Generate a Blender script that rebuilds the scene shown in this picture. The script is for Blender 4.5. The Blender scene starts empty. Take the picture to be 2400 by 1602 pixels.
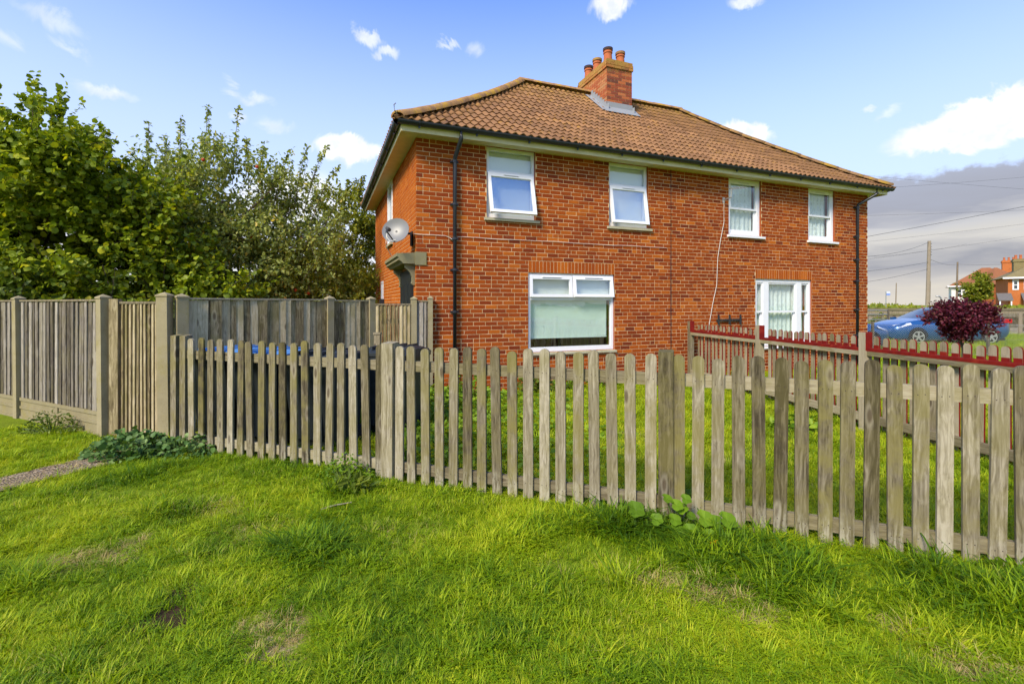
import bpy, math, random
import numpy as np
from mathutils import Matrix, Vector, Euler
R = math.radians
random.seed(7)
rng = np.random.default_rng(11)
scene = bpy.context.scene
COL = scene.collection

# ------------------------------------------------------------------ camera
cam_d = bpy.data.cameras.new('camera')
cam = bpy.data.objects.new('camera', cam_d); COL.objects.link(cam)
cam.location = (0, 0, 1.57)
cam.rotation_euler = (R(90), 0, 0)
cam_d.sensor_width = 36.0
cam_d.lens = 36.0 * 1115 / 2400
cam_d.shift_y = -87.0 / 2400
cam_d.clip_start = 0.05
cam_d.clip_end = 4000
scene.camera = cam

# ------------------------------------------------------------------ light
SUN_AZ = math.atan2(-0.56, -0.83)          # direction the sun stands in (x, y): behind the camera to the left
SUN_EL = R(40)
sun_d = bpy.data.lights.new('sun', 'SUN')
sun = bpy.data.objects.new('sun', sun_d); COL.objects.link(sun)
sun_d.energy = 2.0
sun_d.angle = R(16)
sun_d.color = (1.0, 0.88, 0.68)
sdir = Vector((math.sin(SUN_AZ) * math.cos(SUN_EL), math.cos(SUN_AZ) * math.cos(SUN_EL), math.sin(SUN_EL)))
sun.rotation_euler = sdir.to_track_quat('Z', 'Y').to_euler()
sun.location = sdir * 60

vs = scene.view_settings
scene.display_settings.display_device = 'sRGB'
vs.view_transform = 'Standard'; vs.look = 'None'; vs.gamma = 1.0; vs.use_curve_mapping = False
vs.exposure = 1.52
scene.cycles.use_denoising = True
scene.cycles.max_bounces = 5
scene.cycles.diffuse_bounces = 3
scene.cycles.glossy_bounces = 2
scene.cycles.transmission_bounces = 3
scene.cycles.transparent_max_bounces = 8
scene.cycles.adaptive_threshold = 0.02

world = bpy.data.worlds.new('World'); scene.world = world
world.use_nodes = True


class NT:
    """small helper to write node trees"""
    def __init__(self, tree):
        self.t = tree; self.n = tree.nodes; self.l = tree.links
        self.n.clear()

    def new(self, kind, **kw):
        nd = self.n.new(kind)
        for k, v in kw.items():
            setattr(nd, k, v)
        return nd

    def put(self, sock, v):
        if isinstance(v, bpy.types.NodeSocket):
            self.l.new(v, sock)
        elif v is not None:
            if sock.type == 'RGBA' and len(v) == 3:
                v = (*v, 1)
            sock.default_value = v

    def math(self, op, a, b=None, c=None, clamp=False):
        nd = self.new('ShaderNodeMath', operation=op, use_clamp=clamp)
        self.put(nd.inputs[0], a)
        if b is not None: self.put(nd.inputs[1], b)
        if c is not None: self.put(nd.inputs[2], c)
        return nd.outputs[0]

    def vmath(self, op, a, b=None, scale=None):
        nd = self.new('ShaderNodeVectorMath', operation=op)
        self.put(nd.inputs[0], a)
        if b is not None: self.put(nd.inputs[1], b)
        if scale is not None: self.put(nd.inputs['Scale'], scale)
        return nd.outputs['Value'] if op in ('LENGTH', 'DOT_PRODUCT', 'DISTANCE') else nd.outputs[0]

    def mix(self, fac, a, b, blend='MIX'):
        nd = self.new('ShaderNodeMix', data_type='RGBA', blend_type=blend)
        self.put(nd.inputs[0], fac); self.put(nd.inputs[6], a); self.put(nd.inputs[7], b)
        return nd.outputs[2]

    def noise(self, vec=None, scale=5.0, detail=4.0, rough=0.5, dist=0.0, out='Fac'):
        nd = self.new('ShaderNodeTexNoise')
        if vec is not None: self.put(nd.inputs['Vector'], vec)
        self.put(nd.inputs['Scale'], scale); self.put(nd.inputs['Detail'], detail)
        self.put(nd.inputs['Roughness'], rough); self.put(nd.inputs['Distortion'], dist)
        return nd.outputs[out]

    def smooth(self, v, lo, hi, a=0.0, b=1.0):
        nd = self.new('ShaderNodeMapRange', interpolation_type='SMOOTHSTEP')
        self.put(nd.inputs[0], v); self.put(nd.inputs[1], lo); self.put(nd.inputs[2], hi)
        self.put(nd.inputs[3], a); self.put(nd.inputs[4], b)
        return nd.outputs[0]

    def ramp(self, v, stops, interp='LINEAR'):
        nd = self.new('ShaderNodeValToRGB'); r = nd.color_ramp; r.interpolation = interp
        while len(r.elements) < len(stops): r.elements.new(0.5)
        for e, (p, c) in zip(r.elements, stops):
            e.position = p; e.color = (*c, 1) if len(c) == 3 else c
        self.put(nd.inputs[0], v)
        return nd.outputs[0]

    def sep(self, v):
        nd = self.new('ShaderNodeSeparateXYZ'); self.put(nd.inputs[0], v); return nd.outputs

    def comb(self, x, y, z):
        nd = self.new('ShaderNodeCombineXYZ')
        for i, q in enumerate((x, y, z)): self.put(nd.inputs[i], q)
        return nd.outputs[0]

    def bump(self, h, strength=0.3, dist=0.01):
        nd = self.new('ShaderNodeBump')
        self.put(nd.inputs['Strength'], strength); self.put(nd.inputs['Distance'], dist); self.put(nd.inputs['Height'], h)
        return nd.outputs[0]


def build_world():
    w = NT(world.node_tree)
    out = w.new('ShaderNodeOutputWorld'); bg = w.new('ShaderNodeBackground')
    bg.inputs['Strength'].default_value = 0.10
    sky = w.new('ShaderNodeTexSky', sky_type='NISHITA')
    sky.sun_disc = False
    sky.sun_elevation = SUN_EL
    sky.sun_rotation = SUN_AZ
    sky.altitude = 0; sky.air_density = 1.0; sky.dust_density = 0.6; sky.ozone_density = 3.0
    d = w.new('ShaderNodeTexCoord').outputs['Generated']
    x, y, z = w.sep(d)
    az = w.math('ARCTAN2', x, y)
    el = w.math('ARCSINE', z)
    base = w.mix(1.0, sky.outputs[0], (0.45, 0.71, 1.18), 'MULTIPLY')
    # pale haze towards the horizon, all round
    haze = w.smooth(el, R(42), R(8))
    base = w.mix(w.math('MULTIPLY', haze, 0.90), base, (2.70, 3.22, 4.30))
    ae = w.comb(az, el, 0.0)
    n1 = w.noise(ae, 14.0, 5.0, 0.62, 0.6, out='Color')
    warp = w.vmath('SCALE', w.vmath('SUBTRACT', n1, (0.5, 0.5, 0.5)), scale=0.075)
    v = w.vmath('ADD', ae, warp)
    puff = w.noise(ae, 30.0, 5.0, 0.6)

    def cloud(px, py, hw, hh, tilt=0.0, soft=0.55, amount=1.0):
        k, m = (px - 1200) / 1115, (714 - py) / 1115
        a0, e0 = math.atan2(k, 1), math.atan2(m, math.hypot(k, 1))
        sc = 1.0 / (1115 * (1 + k * k))
        ra, re = hw * sc * 1.15, hh / (1115 * math.hypot(k, 1)) * 1.15
        q = w.vmath('SUBTRACT', v, (a0, e0, 0))
        mp = w.new('ShaderNodeMapping', vector_type='TEXTURE')
        w.put(mp.inputs[0], q)
        mp.inputs['Rotation'].default_value = (0, 0, R(tilt)); mp.inputs['Scale'].default_value = (ra, re, 1)
        dist = w.vmath('LENGTH', mp.outputs[0])
        return w.math('MULTIPLY', w.smooth(dist, 1.0, 1.0 - soft), amount)

    specs = [(2390, 262, 330, 56, 6, 0.25, 1.0), (815, 345, 82, 28, 0, 0.4, 1.0), (118, 45, 92, 20, -12, 0.95, 0.42),
             (15, 90, 60, 24, -25, 0.95, 0.40), (165, 105, 50, 14, -15, 0.95, 0.3), (245, 218, 76, 20, -8, 0.8, 0.6),
             (595, 235, 62, 14, -4, 0.9, 0.45), (540, 210, 28, 12, -30, 0.9, 0.35), (862, 82, 42, 13, -22, 0.7, 0.65),
             (905, 128, 26, 13, -14, 0.7, 0.6), (1048, 115, 22, 9, 0, 0.8, 0.5), (1105, 122, 26, 20, -20, 0.95, 0.5),
             (1435, 10, 54, 24, 4, 0.6, 0.9), (1740, 4, 44, 16, 8, 0.7, 0.7), (1745, 312, 70, 26, -14, 0.4, 0.95),
             (650, 298, 54, 18, 0, 0.95, 0.45), (555, 275, 26, 13, -6, 0.9, 0.45), (2080, 268, 40, 12, 25, 0.9, 0.35),
             (690, 470, 170, 75, 10, 0.6, 0.9), (2030, 265, 20, 12, 10, 0.8, 0.5)]
    tot = None
    for s in specs:
        c = cloud(*s)
        tot = c if tot is None else w.math('MAXIMUM', tot, c)
    # the same kind of scattered small clouds carry on over the rest of the sky
    n3 = w.noise(w.vmath('MULTIPLY', d, (1.0, 1.0, 2.2)), 3.1, 6.0, 0.55, 0.3)
    behind = w.smooth(y, 0.25, -0.15)
    gen = w.math('MULTIPLY', w.math('MULTIPLY', w.smooth(n3, 0.52, 0.68), behind), 0.85)
    tot = w.math('MAXIMUM', tot, gen, clamp=True)
    white = w.mix(w.smooth(puff, 0.35, 0.65), (3.3, 3.45, 3.7), (4.2, 4.2, 4.2))
    col = w.mix(tot, base, white)
    # grey bank of cloud low over the horizon to the right, breaking up to cream beneath
    edge = w.noise(w.comb(w.math('MULTIPLY', az, 9.0), 0.0, 0.0), 1.0, 4.0, 0.7)
    e2 = w.noise(w.vmath('MULTIPLY', ae, (1.0, 1.6, 1.0)), 26.0, 5.0, 0.7)
    top = w.math('ADD', w.math('ADD', R(9.6), w.math('MULTIPLY', edge, R(2.4))), w.math('MULTIPLY', e2, R(2.4)))
    bank = w.math('MULTIPLY', w.smooth(w.math('SUBTRACT', top, el), R(-0.25), R(0.6)), w.smooth(az, R(31), R(36)))
    st = w.noise(w.comb(w.math('MULTIPLY', az, 2.2), w.math('MULTIPLY', el, 14.0), 0.3), 2.6, 5.0, 0.55, 0.4)
    band = w.math('ADD', w.math('DIVIDE', el, R(12.0)), w.math('MULTIPLY', w.math('SUBTRACT', st, 0.5), 0.42))
    bcol = w.ramp(band, [(0.0, (0.80, 0.74, 0.64)), (0.16, (0.66, 0.63, 0.60)), (0.34, (0.40, 0.41, 0.46)), (0.5, (0.72, 0.70, 0.67)),
                         (0.60, (0.66, 0.66, 0.68)), (0.72, (0.42, 0.44, 0.52)), (1.0, (0.46, 0.50, 0.62))])
    bcol = w.vmath('SCALE', bcol, scale=3.5)
    col = w.mix(bank, col, bcol)
    # creamy horizon elsewhere
    low = w.math('MULTIPLY', w.smooth(el, R(14), R(3)), w.smooth(az, R(36), R(24)))
    col = w.mix(w.math('MULTIPLY', low, 0.75), col, (3.7, 3.5, 3.3))
    w.put(bg.inputs['Color'], col)
    w.l.new(bg.outputs[0], out.inputs[0])


build_world()

# ------------------------------------------------------------------ helpers
MATS = {}


def new_mat(name):
    m = bpy.data.materials.new(name); m.use_nodes = True
    MATS[name] = m
    t = NT(m.node_tree)
    out = t.new('ShaderNodeOutputMaterial')
    return m, t, out


def principled(t, out, color, rough=0.8, normal=None, metal=0.0, spec=0.3, **kw):
    b = t.new('ShaderNodeBsdfPrincipled')
    t.put(b.inputs['Base Color'], color); t.put(b.inputs['Roughness'], rough); t.put(b.inputs['Metallic'], metal)
    b.inputs['Specular IOR Level'].default_value = spec
    if normal is not None: t.put(b.inputs['Normal'], normal)
    for k, v in kw.items(): t.put(b.inputs[k], v)
    t.l.new(b.outputs[0], out.inputs[0])
    return b


def obj_coord(t, scale=(1, 1, 1), rnd=True):
    c = t.new('ShaderNodeTexCoord').outputs['Object']
    if rnd:
        r = t.new('ShaderNodeObjectInfo').outputs['Random']
        c = t.vmath('ADD', c, t.vmath('SCALE', (7.3, 11.7, 23.1), scale=r))
    return t.vmath('MULTIPLY', c, scale)


def attr(t, name, typ='GEOMETRY'):
    a = t.new('ShaderNodeAttribute', attribute_name=name, attribute_type=typ)
    return a


def simple(name, color, rough=0.7, var=0.12, scale=9.0, bump=0.0, metal=0.0, spec=0.3):
    m, t, o = new_mat(name)
    c = t.new('ShaderNodeTexCoord').outputs['Object']
    n = t.noise(c, scale, 5.0, 0.6)
    col = t.mix(n, tuple(v * (1 - var) for v in color), tuple(min(1, v * (1 + var)) for v in color))
    nm = t.bump(t.noise(c, scale * 6, 4, 0.6), bump, 0.01) if bump else None
    principled(t, o, col, rough, nm, metal, spec)
    return m


def geo(t):
    return t.new('ShaderNodeNewGeometry').outputs['Position']


# ------------------------------------------------------------------ materials
def mat_brick():
    m, t, o = new_mat('brick')
    a = attr(t, 'tint').outputs['Fac']
    p = geo(t)
    n = t.noise(p, 38, 4, 0.65)
    v = t.math('ADD', a, t.math('MULTIPLY', t.math('SUBTRACT', n, 0.5), 0.22))
    v = t.math('ADD', 0.09, t.math('MULTIPLY', v, 0.80))
    col = t.ramp(v, [(0.0, (0.125, 0.028, 0.014)), (0.18, (0.185, 0.034, 0.011)), (0.42, (0.275, 0.052, 0.010)),
                     (0.68, (0.365, 0.083, 0.012)), (0.88, (0.47, 0.128, 0.016)), (1.0, (0.52, 0.25, 0.070))])
    # pale lime bloom and soot on some bricks
    bl = t.smooth(t.noise(p, 7.0, 5, 0.7), 0.60, 0.80)
    col = t.mix(t.math('MULTIPLY', bl, 0.20), col, (0.36, 0.22, 0.14))
    soot = t.smooth(t.noise(p, 2.1, 4, 0.6), 0.58, 0.78)
    col = t.mix(t.math('MULTIPLY', soot, 0.40), col, (0.10, 0.035, 0.025))
    st_ = t.smooth(t.noise(t.vmath('MULTIPLY', p, (1.0, 1.0, .35)), 1.1, 6, 0.68), 0.48, 0.72)
    col = t.mix(t.math('MULTIPLY', st_, 0.38), col, (0.17, 0.034, 0.014))
    principled(t, o, col, 0.92, t.bump(t.noise(p, 160, 4, 0.7), 0.35, 0.004), spec=0.05)
    m2, t, o = new_mat('mortar')
    p = geo(t)
    col = t.ramp(t.noise(p, 6, 5, 0.7), [(0.25, (0.44, 0.29, 0.13)), (0.55, (0.66, 0.47, 0.25)), (0.8, (0.76, 0.60, 0.39))])
    principled(t, o, col, 0.95, t.bump(t.noise(p, 120, 4, 0.7), 0.4, 0.004), spec=0.1)
    m3, t, o = new_mat('chimney_brick')
    a = attr(t, 'tint').outputs['Fac']
    p = geo(t)
    v = t.math('ADD', a, t.math('MULTIPLY', t.math('SUBTRACT', t.noise(p, 38, 4, 0.65), 0.5), 0.3))
    col = t.ramp(v, [(0.0, (0.10, 0.045, 0.035)), (0.4, (0.28, 0.065, 0.03)), (0.8, (0.44, 0.13, 0.045)), (1, (0.42, 0.21, 0.09))])
    z = t.sep(p)[2]
    li = t.math('MULTIPLY', t.smooth(t.math('ADD', z, t.math('MULTIPLY', t.noise(p, 6, 5, 0.7), 0.9)), 7.95, 8.4), 0.75)
    col = t.mix(li, col, (0.36, 0.24, 0.05))
    principled(t, o, col, 0.9, t.bump(t.noise(p, 160, 4, 0.7), 0.35, 0.004), spec=0.2)


def mat_tile():
    m, t, o = new_mat('roof_tile')
    a = attr(t, 'tint').outputs['Fac']
    r = t.new('ShaderNodeObjectInfo').outputs['Random']
    p = geo(t)
    v = t.math('ADD', a, t.math('MULTIPLY', t.math('SUBTRACT', t.noise(p, 9, 5, 0.65), 0.5), 0.5))
    col = t.ramp(v, [(0.0, (0.115, 0.060, 0.030)), (0.3, (0.190, 0.098, 0.045)), (0.6, (0.255, 0.132, 0.058)), (1.0, (0.34, 0.175, 0.075))])
    li = t.smooth(t.noise(p, 3.4, 6, 0.72), 0.52, 0.68)
    fine = t.smooth(t.noise(p, 24, 4, 0.7), 0.42, 0.62)
    col = t.mix(t.math('MULTIPLY', t.math('MULTIPLY', li, fine), 0.80), col, (0.42, 0.22, 0.025))
    z = t.sep(p)[2]
    high = t.math('MULTIPLY', t.smooth(z, 6.5, 7.4), t.smooth(t.noise(p, 6, 5, 0.7), 0.40, 0.62))
    col = t.mix(t.math('MULTIPLY', high, 0.6), col, (0.34, 0.20, 0.03))
    dk = t.smooth(t.noise(p, 1.3, 4, 0.6), 0.52, 0.75)
    col = t.mix(t.math('MULTIPLY', dk, 0.22), col, (0.14, 0.09, 0.05))
    principled(t, o, col, 0.85, t.bump(t.noise(p, 90, 4, 0.7), 0.4, 0.006), spec=0.2)
    m, t, o = new_mat('ridge_tile')
    p = geo(t)
    col = t.ramp(t.noise(p, 5, 6, 0.7), [(0.3, (0.17, 0.10, 0.06)), (0.5, (0.30, 0.17, 0.075)), (0.62, (0.38, 0.23, 0.03)), (0.8, (0.26, 0.19, 0.10))])
    principled(t, o, col, 0.9, t.bump(t.noise(p, 60, 4, 0.7), 0.5, 0.01), spec=0.15)


def mat_wood(name, cols, green=0.35, axis=2, knots=True, grain=1.0, bottom=True):
    m, t, o = new_mat(name)
    tc = t.new('ShaderNodeTexCoord').outputs['Object']
    r = t.new('ShaderNodeObjectInfo').outputs['Random']
    off = t.vmath('SCALE', (7.3, 11.7, 23.1), scale=r)
    c = t.vmath('ADD', tc, off)
    k = [34.0, 34.0, 34.0]; k[axis] = 1.6
    wv = t.noise(t.vmath('MULTIPLY', c, (3, 3, 3)), 1.0, 2, 0.5, out='Color')
    cc = t.vmath('ADD', t.vmath('MULTIPLY', c, tuple(k)), t.vmath('SCALE', wv, scale=3.0))
    g = t.noise(cc, 1.0, 6, 0.7, 0.8)
    g2 = t.noise(t.vmath('MULTIPLY', c, tuple(v * 2.6 for v in k)), 1.0, 4, 0.65)
    v = t.math('ADD', t.math('MULTIPLY', g, 0.62), t.math('MULTIPLY', g2, 0.38))
    v = t.math('ADD', v, t.math('MULTIPLY', t.math('SUBTRACT', r, 0.5), 0.30))
    col = t.ramp(v, [(0.32, cols[0]), (0.45, cols[1]), (0.56, cols[2]), (0.70, cols[3])])
    if green > 0:
        gm = t.math('MULTIPLY', t.smooth(t.noise(c, 4.5, 5, 0.65), 0.36, 0.62), t.math('ADD', 0.35, t.math('MULTIPLY', t.math('FRACT', t.math('MULTIPLY', r, 37.7)), 1.3)))
        col = t.mix(t.math('MULTIPLY', gm, green), col, (0.19, 0.165, 0.05))
    h = g
    if knots:
        kc = t.vmath('MULTIPLY', c, (9.0, 2.0, 2.9) if axis == 2 else (2.9, 2.0, 9.0))
        vo = t.new('ShaderNodeTexVoronoi', feature='F1'); t.put(vo.inputs['Vector'], kc); vo.inputs['Scale'].default_value = 1.0
        vo.inputs['Randomness'].default_value = 0.9
        sel = t.math('GREATER_THAN', t.sep(vo.outputs['Color'])[0], 0.40)
        kn = t.math('MULTIPLY', t.smooth(vo.outputs['Distance'], 0.20, 0.08), sel)
        ring = t.math('MULTIPLY', t.smooth(vo.outputs['Distance'], 0.32, 0.16), sel)
        col = t.mix(t.math('MULTIPLY', ring, 0.30), col, cols[3])
        col = t.mix(t.math('MULTIPLY', kn, 0.75), col, (0.06, 0.04, 0.022))
    z = t.sep(geo(t))[2]
    if bottom:
        bt = t.math('MULTIPLY', t.smooth(t.math('ADD', z, t.math('MULTIPLY', t.noise(c, 12, 4, 0.7), 0.25)), 0.42, 0.16),
                    t.smooth(t.noise(cc, 1.0, 5, 0.8), 0.42, 0.62))
        col = t.mix(t.math('MULTIPLY', bt, 0.65), col, (0.42, 0.39, 0.29))
    principled(t, o, col, 0.9, t.bump(v, 0.55, 0.006), spec=0.12)
    return m


def mat_concrete(name, c0, c1, moss):
    m, t, o = new_mat(name)
    p = geo(t)
    col = t.mix(t.noise(p, 5, 5, 0.65), c0, c1)
    sp = t.smooth(t.noise(p, 55, 4, 0.75), 0.56, 0.70)
    col = t.mix(t.math('MULTIPLY', sp, 0.5), col, (0.12, 0.10, 0.06))
    mo = t.smooth(t.noise(p, 3.2, 5, 0.7), 0.48, 0.70)
    col = t.mix(t.math('MULTIPLY', mo, moss), col, (0.24, 0.20, 0.05))
    principled(t, o, col, 0.95, t.bump(t.noise(p, 110, 4, 0.7), 0.4, 0.005), spec=0.1)


def mat_leaf(name, stops, trans=0.35, rough=0.5):
    m, t, o = new_mat(name)
    a = attr(t, 'tint').outputs['Fac']
    col = t.ramp(a, stops)
    b = t.new('ShaderNodeBsdfPrincipled')
    t.put(b.inputs['Base Color'], col); b.inputs['Roughness'].default_value = rough
    b.inputs['Specular IOR Level'].default_value = 0.25
    tr = t.new('ShaderNodeBsdfTranslucent')
    t.put(tr.inputs[0], t.mix(1.0, col, (1.25, 1.2, 0.55), 'MULTIPLY'))
    ms = t.new('ShaderNodeMixShader'); ms.inputs[0].default_value = trans
    t.l.new(b.outputs[0], ms.inputs[1]); t.l.new(tr.outputs[0], ms.inputs[2])
    t.l.new(ms.outputs[0], o.inputs[0])
    return m


def mat_grass():
    m, t, o = new_mat('grass_blade')
    a = attr(t, 'gtint', 'INSTANCER').outputs['Fac']
    dry = attr(t, 'gdry', 'INSTANCER').outputs['Fac']
    bt = attr(t, 'tint').outputs['Fac']
    v = t.math('ADD', a, t.math('MULTIPLY', t.math('SUBTRACT', bt, 0.5), 0.66))
    col = t.ramp(v, [(0.0, (0.060, 0.140, 0.004)), (0.3, (0.185, 0.310, 0.005)), (0.6, (0.340, 0.445, 0.007)), (1.0, (0.54, 0.56, 0.024))])
    dv = t.smooth(t.math('ADD', dry, t.math('MULTIPLY', t.math('SUBTRACT', bt, 0.5), 0.8)), 0.35, 0.75)
    col = t.mix(dv, col, (0.52, 0.40, 0.17))
    b = t.new('ShaderNodeBsdfPrincipled'); t.put(b.inputs['Base Color'], col)
    b.inputs['Roughness'].default_value = 0.55; b.inputs['Specular IOR Level'].default_value = 0.25
    tr = t.new('ShaderNodeBsdfTranslucent'); t.put(tr.inputs[0], t.mix(1.0, col, (1.3, 1.25, 0.6), 'MULTIPLY'))
    ms = t.new('ShaderNodeMixShader'); ms.inputs[0].default_value = 0.38
    t.l.new(b.outputs[0], ms.inputs[1]); t.l.new(tr.outputs[0], ms.inputs[2]); t.l.new(ms.outputs[0], o.inputs[0])


def mat_ground():
    m, t, o = new_mat('lawn_ground')
    p = geo(t)
    dry = attr(t, 'dry').outputs['Fac']
    n = t.noise(p, 0.8, 5, 0.6); nf = t.noise(p, 22, 5, 0.7)
    col = t.ramp(t.math('ADD', t.math('MULTIPLY', n, 0.5), t.math('MULTIPLY', nf, 0.5)),
                 [(0.3, (0.09, 0.13, 0.010)), (0.5, (0.18, 0.25, 0.012)), (0.7, (0.28, 0.32, 0.02))])
    soil = t.ramp(nf, [(0.3, (0.12, 0.08, 0.035)), (0.5, (0.30, 0.22, 0.10)), (0.7, (0.50, 0.40, 0.22))])
    near = t.math('MULTIPLY', t.smooth(nf, 0.40, 0.62), 0.25)
    col = t.mix(near, col, (0.10, 0.075, 0.03))
    f = t.smooth(t.math('ADD', dry, t.math('MULTIPLY', t.math('SUBTRACT', nf, 0.5), 1.5)), 0.42, 0.80)
    col = t.mix(f, col, soil)
    bare = attr(t, 'bare').outputs['Fac']
    col = t.mix(t.smooth(t.math('ADD', bare, t.math('MULTIPLY', t.math('SUBTRACT', nf, 0.5), 0.8)), 0.2, 0.5), col, (0.055, 0.036, 0.020))
    principled(t, o, col, 0.95, t.bump(nf, 0.8, 0.03), spec=0.05)
    m, t, o = new_mat('gravel')
    p = geo(t)
    vo = t.new('ShaderNodeTexVoronoi'); t.put(vo.inputs['Vector'], p); vo.inputs['Scale'].default_value = 55
    g = t.sep(vo.outputs['Color'])[0]
    col = t.ramp(g, [(0.0, (0.12, 0.085, 0.05)), (0.5, (0.26, 0.19, 0.115)), (1.0, (0.42, 0.34, 0.24))])
    col = t.mix(t.math('MULTIPLY', t.smooth(t.noise(p, 5, 4, 0.6), 0.4, 0.65), 0.5), col, (0.24, 0.19, 0.10))
    principled(t, o, col, 0.95, t.bump(vo.outputs['Distance'], 0.9, 0.02), spec=0.1)
    m, t, o = new_mat('asphalt')
    p = geo(t)
    col = t.mix(t.noise(p, 30, 4, 0.7), (0.04, 0.04, 0.042), (0.085, 0.083, 0.08))
    principled(t, o, col, 0.9, t.bump(t.noise(p, 120, 3, 0.7), 0.4, 0.01), spec=0.15)


def mat_glass(name, refl=0.30, tint=(0.93, 0.96, 0.95)):
    m, t, o = new_mat(name)
    g_ = t.new('ShaderNodeNewGeometry')
    cs = t.math('ABSOLUTE', t.vmath('DOT_PRODUCT', g_.outputs['Normal'], g_.outputs['Incoming']))
    fr = t.math('ADD', 0.04, t.math('MULTIPLY', t.math('POWER', t.math('SUBTRACT', 1.0, cs, clamp=True), 5.0), 0.96))
    gl = t.new('ShaderNodeBsdfGlossy'); gl.inputs['Roughness'].default_value = 0.02
    gl.inputs['Color'].default_value = (0.95, 0.97, 1.0, 1)
    wob = t.noise(t.new('ShaderNodeTexCoord').outputs['Object'], 3.0, 2, 0.5)
    t.put(gl.inputs['Normal'], t.bump(wob, 0.06, 0.02))
    tr = t.new('ShaderNodeBsdfTransparent'); tr.inputs[0].default_value = (*tint, 1)
    f = t.math('ADD', t.math('MULTIPLY', fr, 0.9), refl, clamp=True)
    ms = t.new('ShaderNodeMixShader'); t.put(ms.inputs[0], f)
    t.l.new(tr.outputs[0], ms.inputs[1]); t.l.new(gl.outputs[0], ms.inputs[2]); t.l.new(ms.outputs[0], o.inputs[0])
    return m


def mat_fabric():
    m, t, o = new_mat('blind_fabric')
    c = t.new('ShaderNodeTexCoord').outputs['Object']
    w = t.noise(t.vmath('MULTIPLY', c, (60, 1, 0.6)), 1.0, 3, 0.6)
    col = t.mix(w, (0.66, 0.78, 0.70), (0.76, 0.86, 0.78))
    principled(t, o, col, 0.9, t.bump(t.noise(c, 4.0, 3, 0.5), 0.3, 0.05), spec=0.1)
    m, t, o = new_mat('white_blind')
    c = t.new('ShaderNodeTexCoord').outputs['Object']
    principled(t, o, t.mix(t.noise(c, 3, 4, 0.6), (0.80, 0.83, 0.77), (0.86, 0.88, 0.84)), 0.9, spec=0.1)
    m, t, o = new_mat('net_curtain')
    c = t.new('ShaderNodeTexCoord').outputs['Object']
    x, y, z = t.sep(c)
    vo = t.new('ShaderNodeTexVoronoi'); t.put(vo.inputs['Vector'], t.vmath('MULTIPLY', c, (9, 1, 8))); vo.inputs['Scale'].default_value = 1.0
    vo.inputs['Randomness'].default_value = 0.35
    pat = t.math('MULTIPLY', t.smooth(vo.outputs['Distance'], 0.40, 0.25), t.smooth(t.noise(t.vmath('MULTIPLY', c, (40, 40, 40)), 1, 3, 0.6), 0.4, 0.6))
    col = t.mix(t.math('MULTIPLY', pat, 0.55), (0.84, 0.88, 0.86), (0.42, 0.48, 0.48))
    principled(t, o, col, 0.9, spec=0.1)


def mat_red():
    m, t, o = new_mat('red_paint')
    c = obj_coord(t)
    n = t.noise(c, 9, 5, 0.7)
    col = t.ramp(n, [(0.3, (0.105, 0.005, 0.004)), (0.55, (0.185, 0.009, 0.005)), (0.75, (0.25, 0.028, 0.010))])
    principled(t, o, col, 0.75, t.bump(t.noise(t.vmath('MULTIPLY', c, (20, 20, 3)), 1, 4, 0.6), 0.3, 0.004), spec=0.2)


def mat_car(name, color):
    m, t, o = new_mat(name)
    b = principled(t, o, color, 0.32, None, 0.35, 0.5)
    b.inputs['Coat Weight'].default_value = 0.8; b.inputs['Coat Roughness'].default_value = 0.05


mat_brick(); mat_tile(); mat_grass(); mat_ground(); mat_fabric(); mat_red()
mat_wood('picket_wood', [(0.045, 0.036, 0.021), (0.130, 0.108, 0.068), (0.220, 0.190, 0.128), (0.40, 0.355, 0.26)], 0.48)
mat_wood('rail_wood', [(0.115, 0.095, 0.060), (0.21, 0.18, 0.115), (0.29, 0.25, 0.165), (0.37, 0.33, 0.23)], 0.30, axis=0, bottom=False)
mat_wood('board_wood', [(0.050, 0.040, 0.030), (0.135, 0.115, 0.092), (0.25, 0.222, 0.185), (0.40, 0.365, 0.31)], 0.18, bottom=False)
mat_wood('board_wood_mossy', [(0.090, 0.066, 0.035), (0.27, 0.215, 0.120), (0.42, 0.345, 0.205), (0.56, 0.48, 0.31)], 0.35, bottom=False)
mat_wood('bare_pine', [(0.14, 0.115, 0.075), (0.24, 0.20, 0.135), (0.31, 0.265, 0.18), (0.38, 0.33, 0.23)], 0.25, bottom=False)
mat_wood('pole_wood', [(0.10, 0.075, 0.05), (0.18, 0.14, 0.10), (0.24, 0.195, 0.14), (0.30, 0.25, 0.19)], 0.0, knots=False, bottom=False)
mat_concrete('post_concrete', (0.22, 0.185, 0.105), (0.38, 0.33, 0.20), 0.55)
mat_concrete('gravel_board', (0.20, 0.17, 0.095), (0.31, 0.27, 0.16), 0.5)
mat_concrete('old_stone', (0.17, 0.155, 0.085), (0.27, 0.245, 0.145), 0.65)
mat_concrete('sill_stone', (0.36, 0.33, 0.22), (0.46, 0.43, 0.31), 0.35)
mat_glass('window_glass', 0.05)
mat_glass('sky_glass', 0.26)
simple('upvc', (0.78, 0.79, 0.82), 0.35, 0.03, 4, 0, 0, 0.4)
simple('soffit_paint', (0.66, 0.59, 0.36), 0.7, 0.22, 5, 0.1)
simple('black_plastic', (0.018, 0.022, 0.030), 0.35, 0.2, 5, 0, 0, 0.45)
simple('bin_black', (0.020, 0.026, 0.028), 0.5, 0.25, 5, 0, 0, 0.4)
simple('bin_blue', (0.09, 0.24, 0.48), 0.4, 0.1, 5, 0, 0, 0.4)
simple('bag_plastic', (0.012, 0.013, 0.02), 0.28, 0.2, 8, 0.5, 0, 0.5)
simple('lead', (0.27, 0.285, 0.30), 0.55, 0.14, 6, 0.2)
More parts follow.
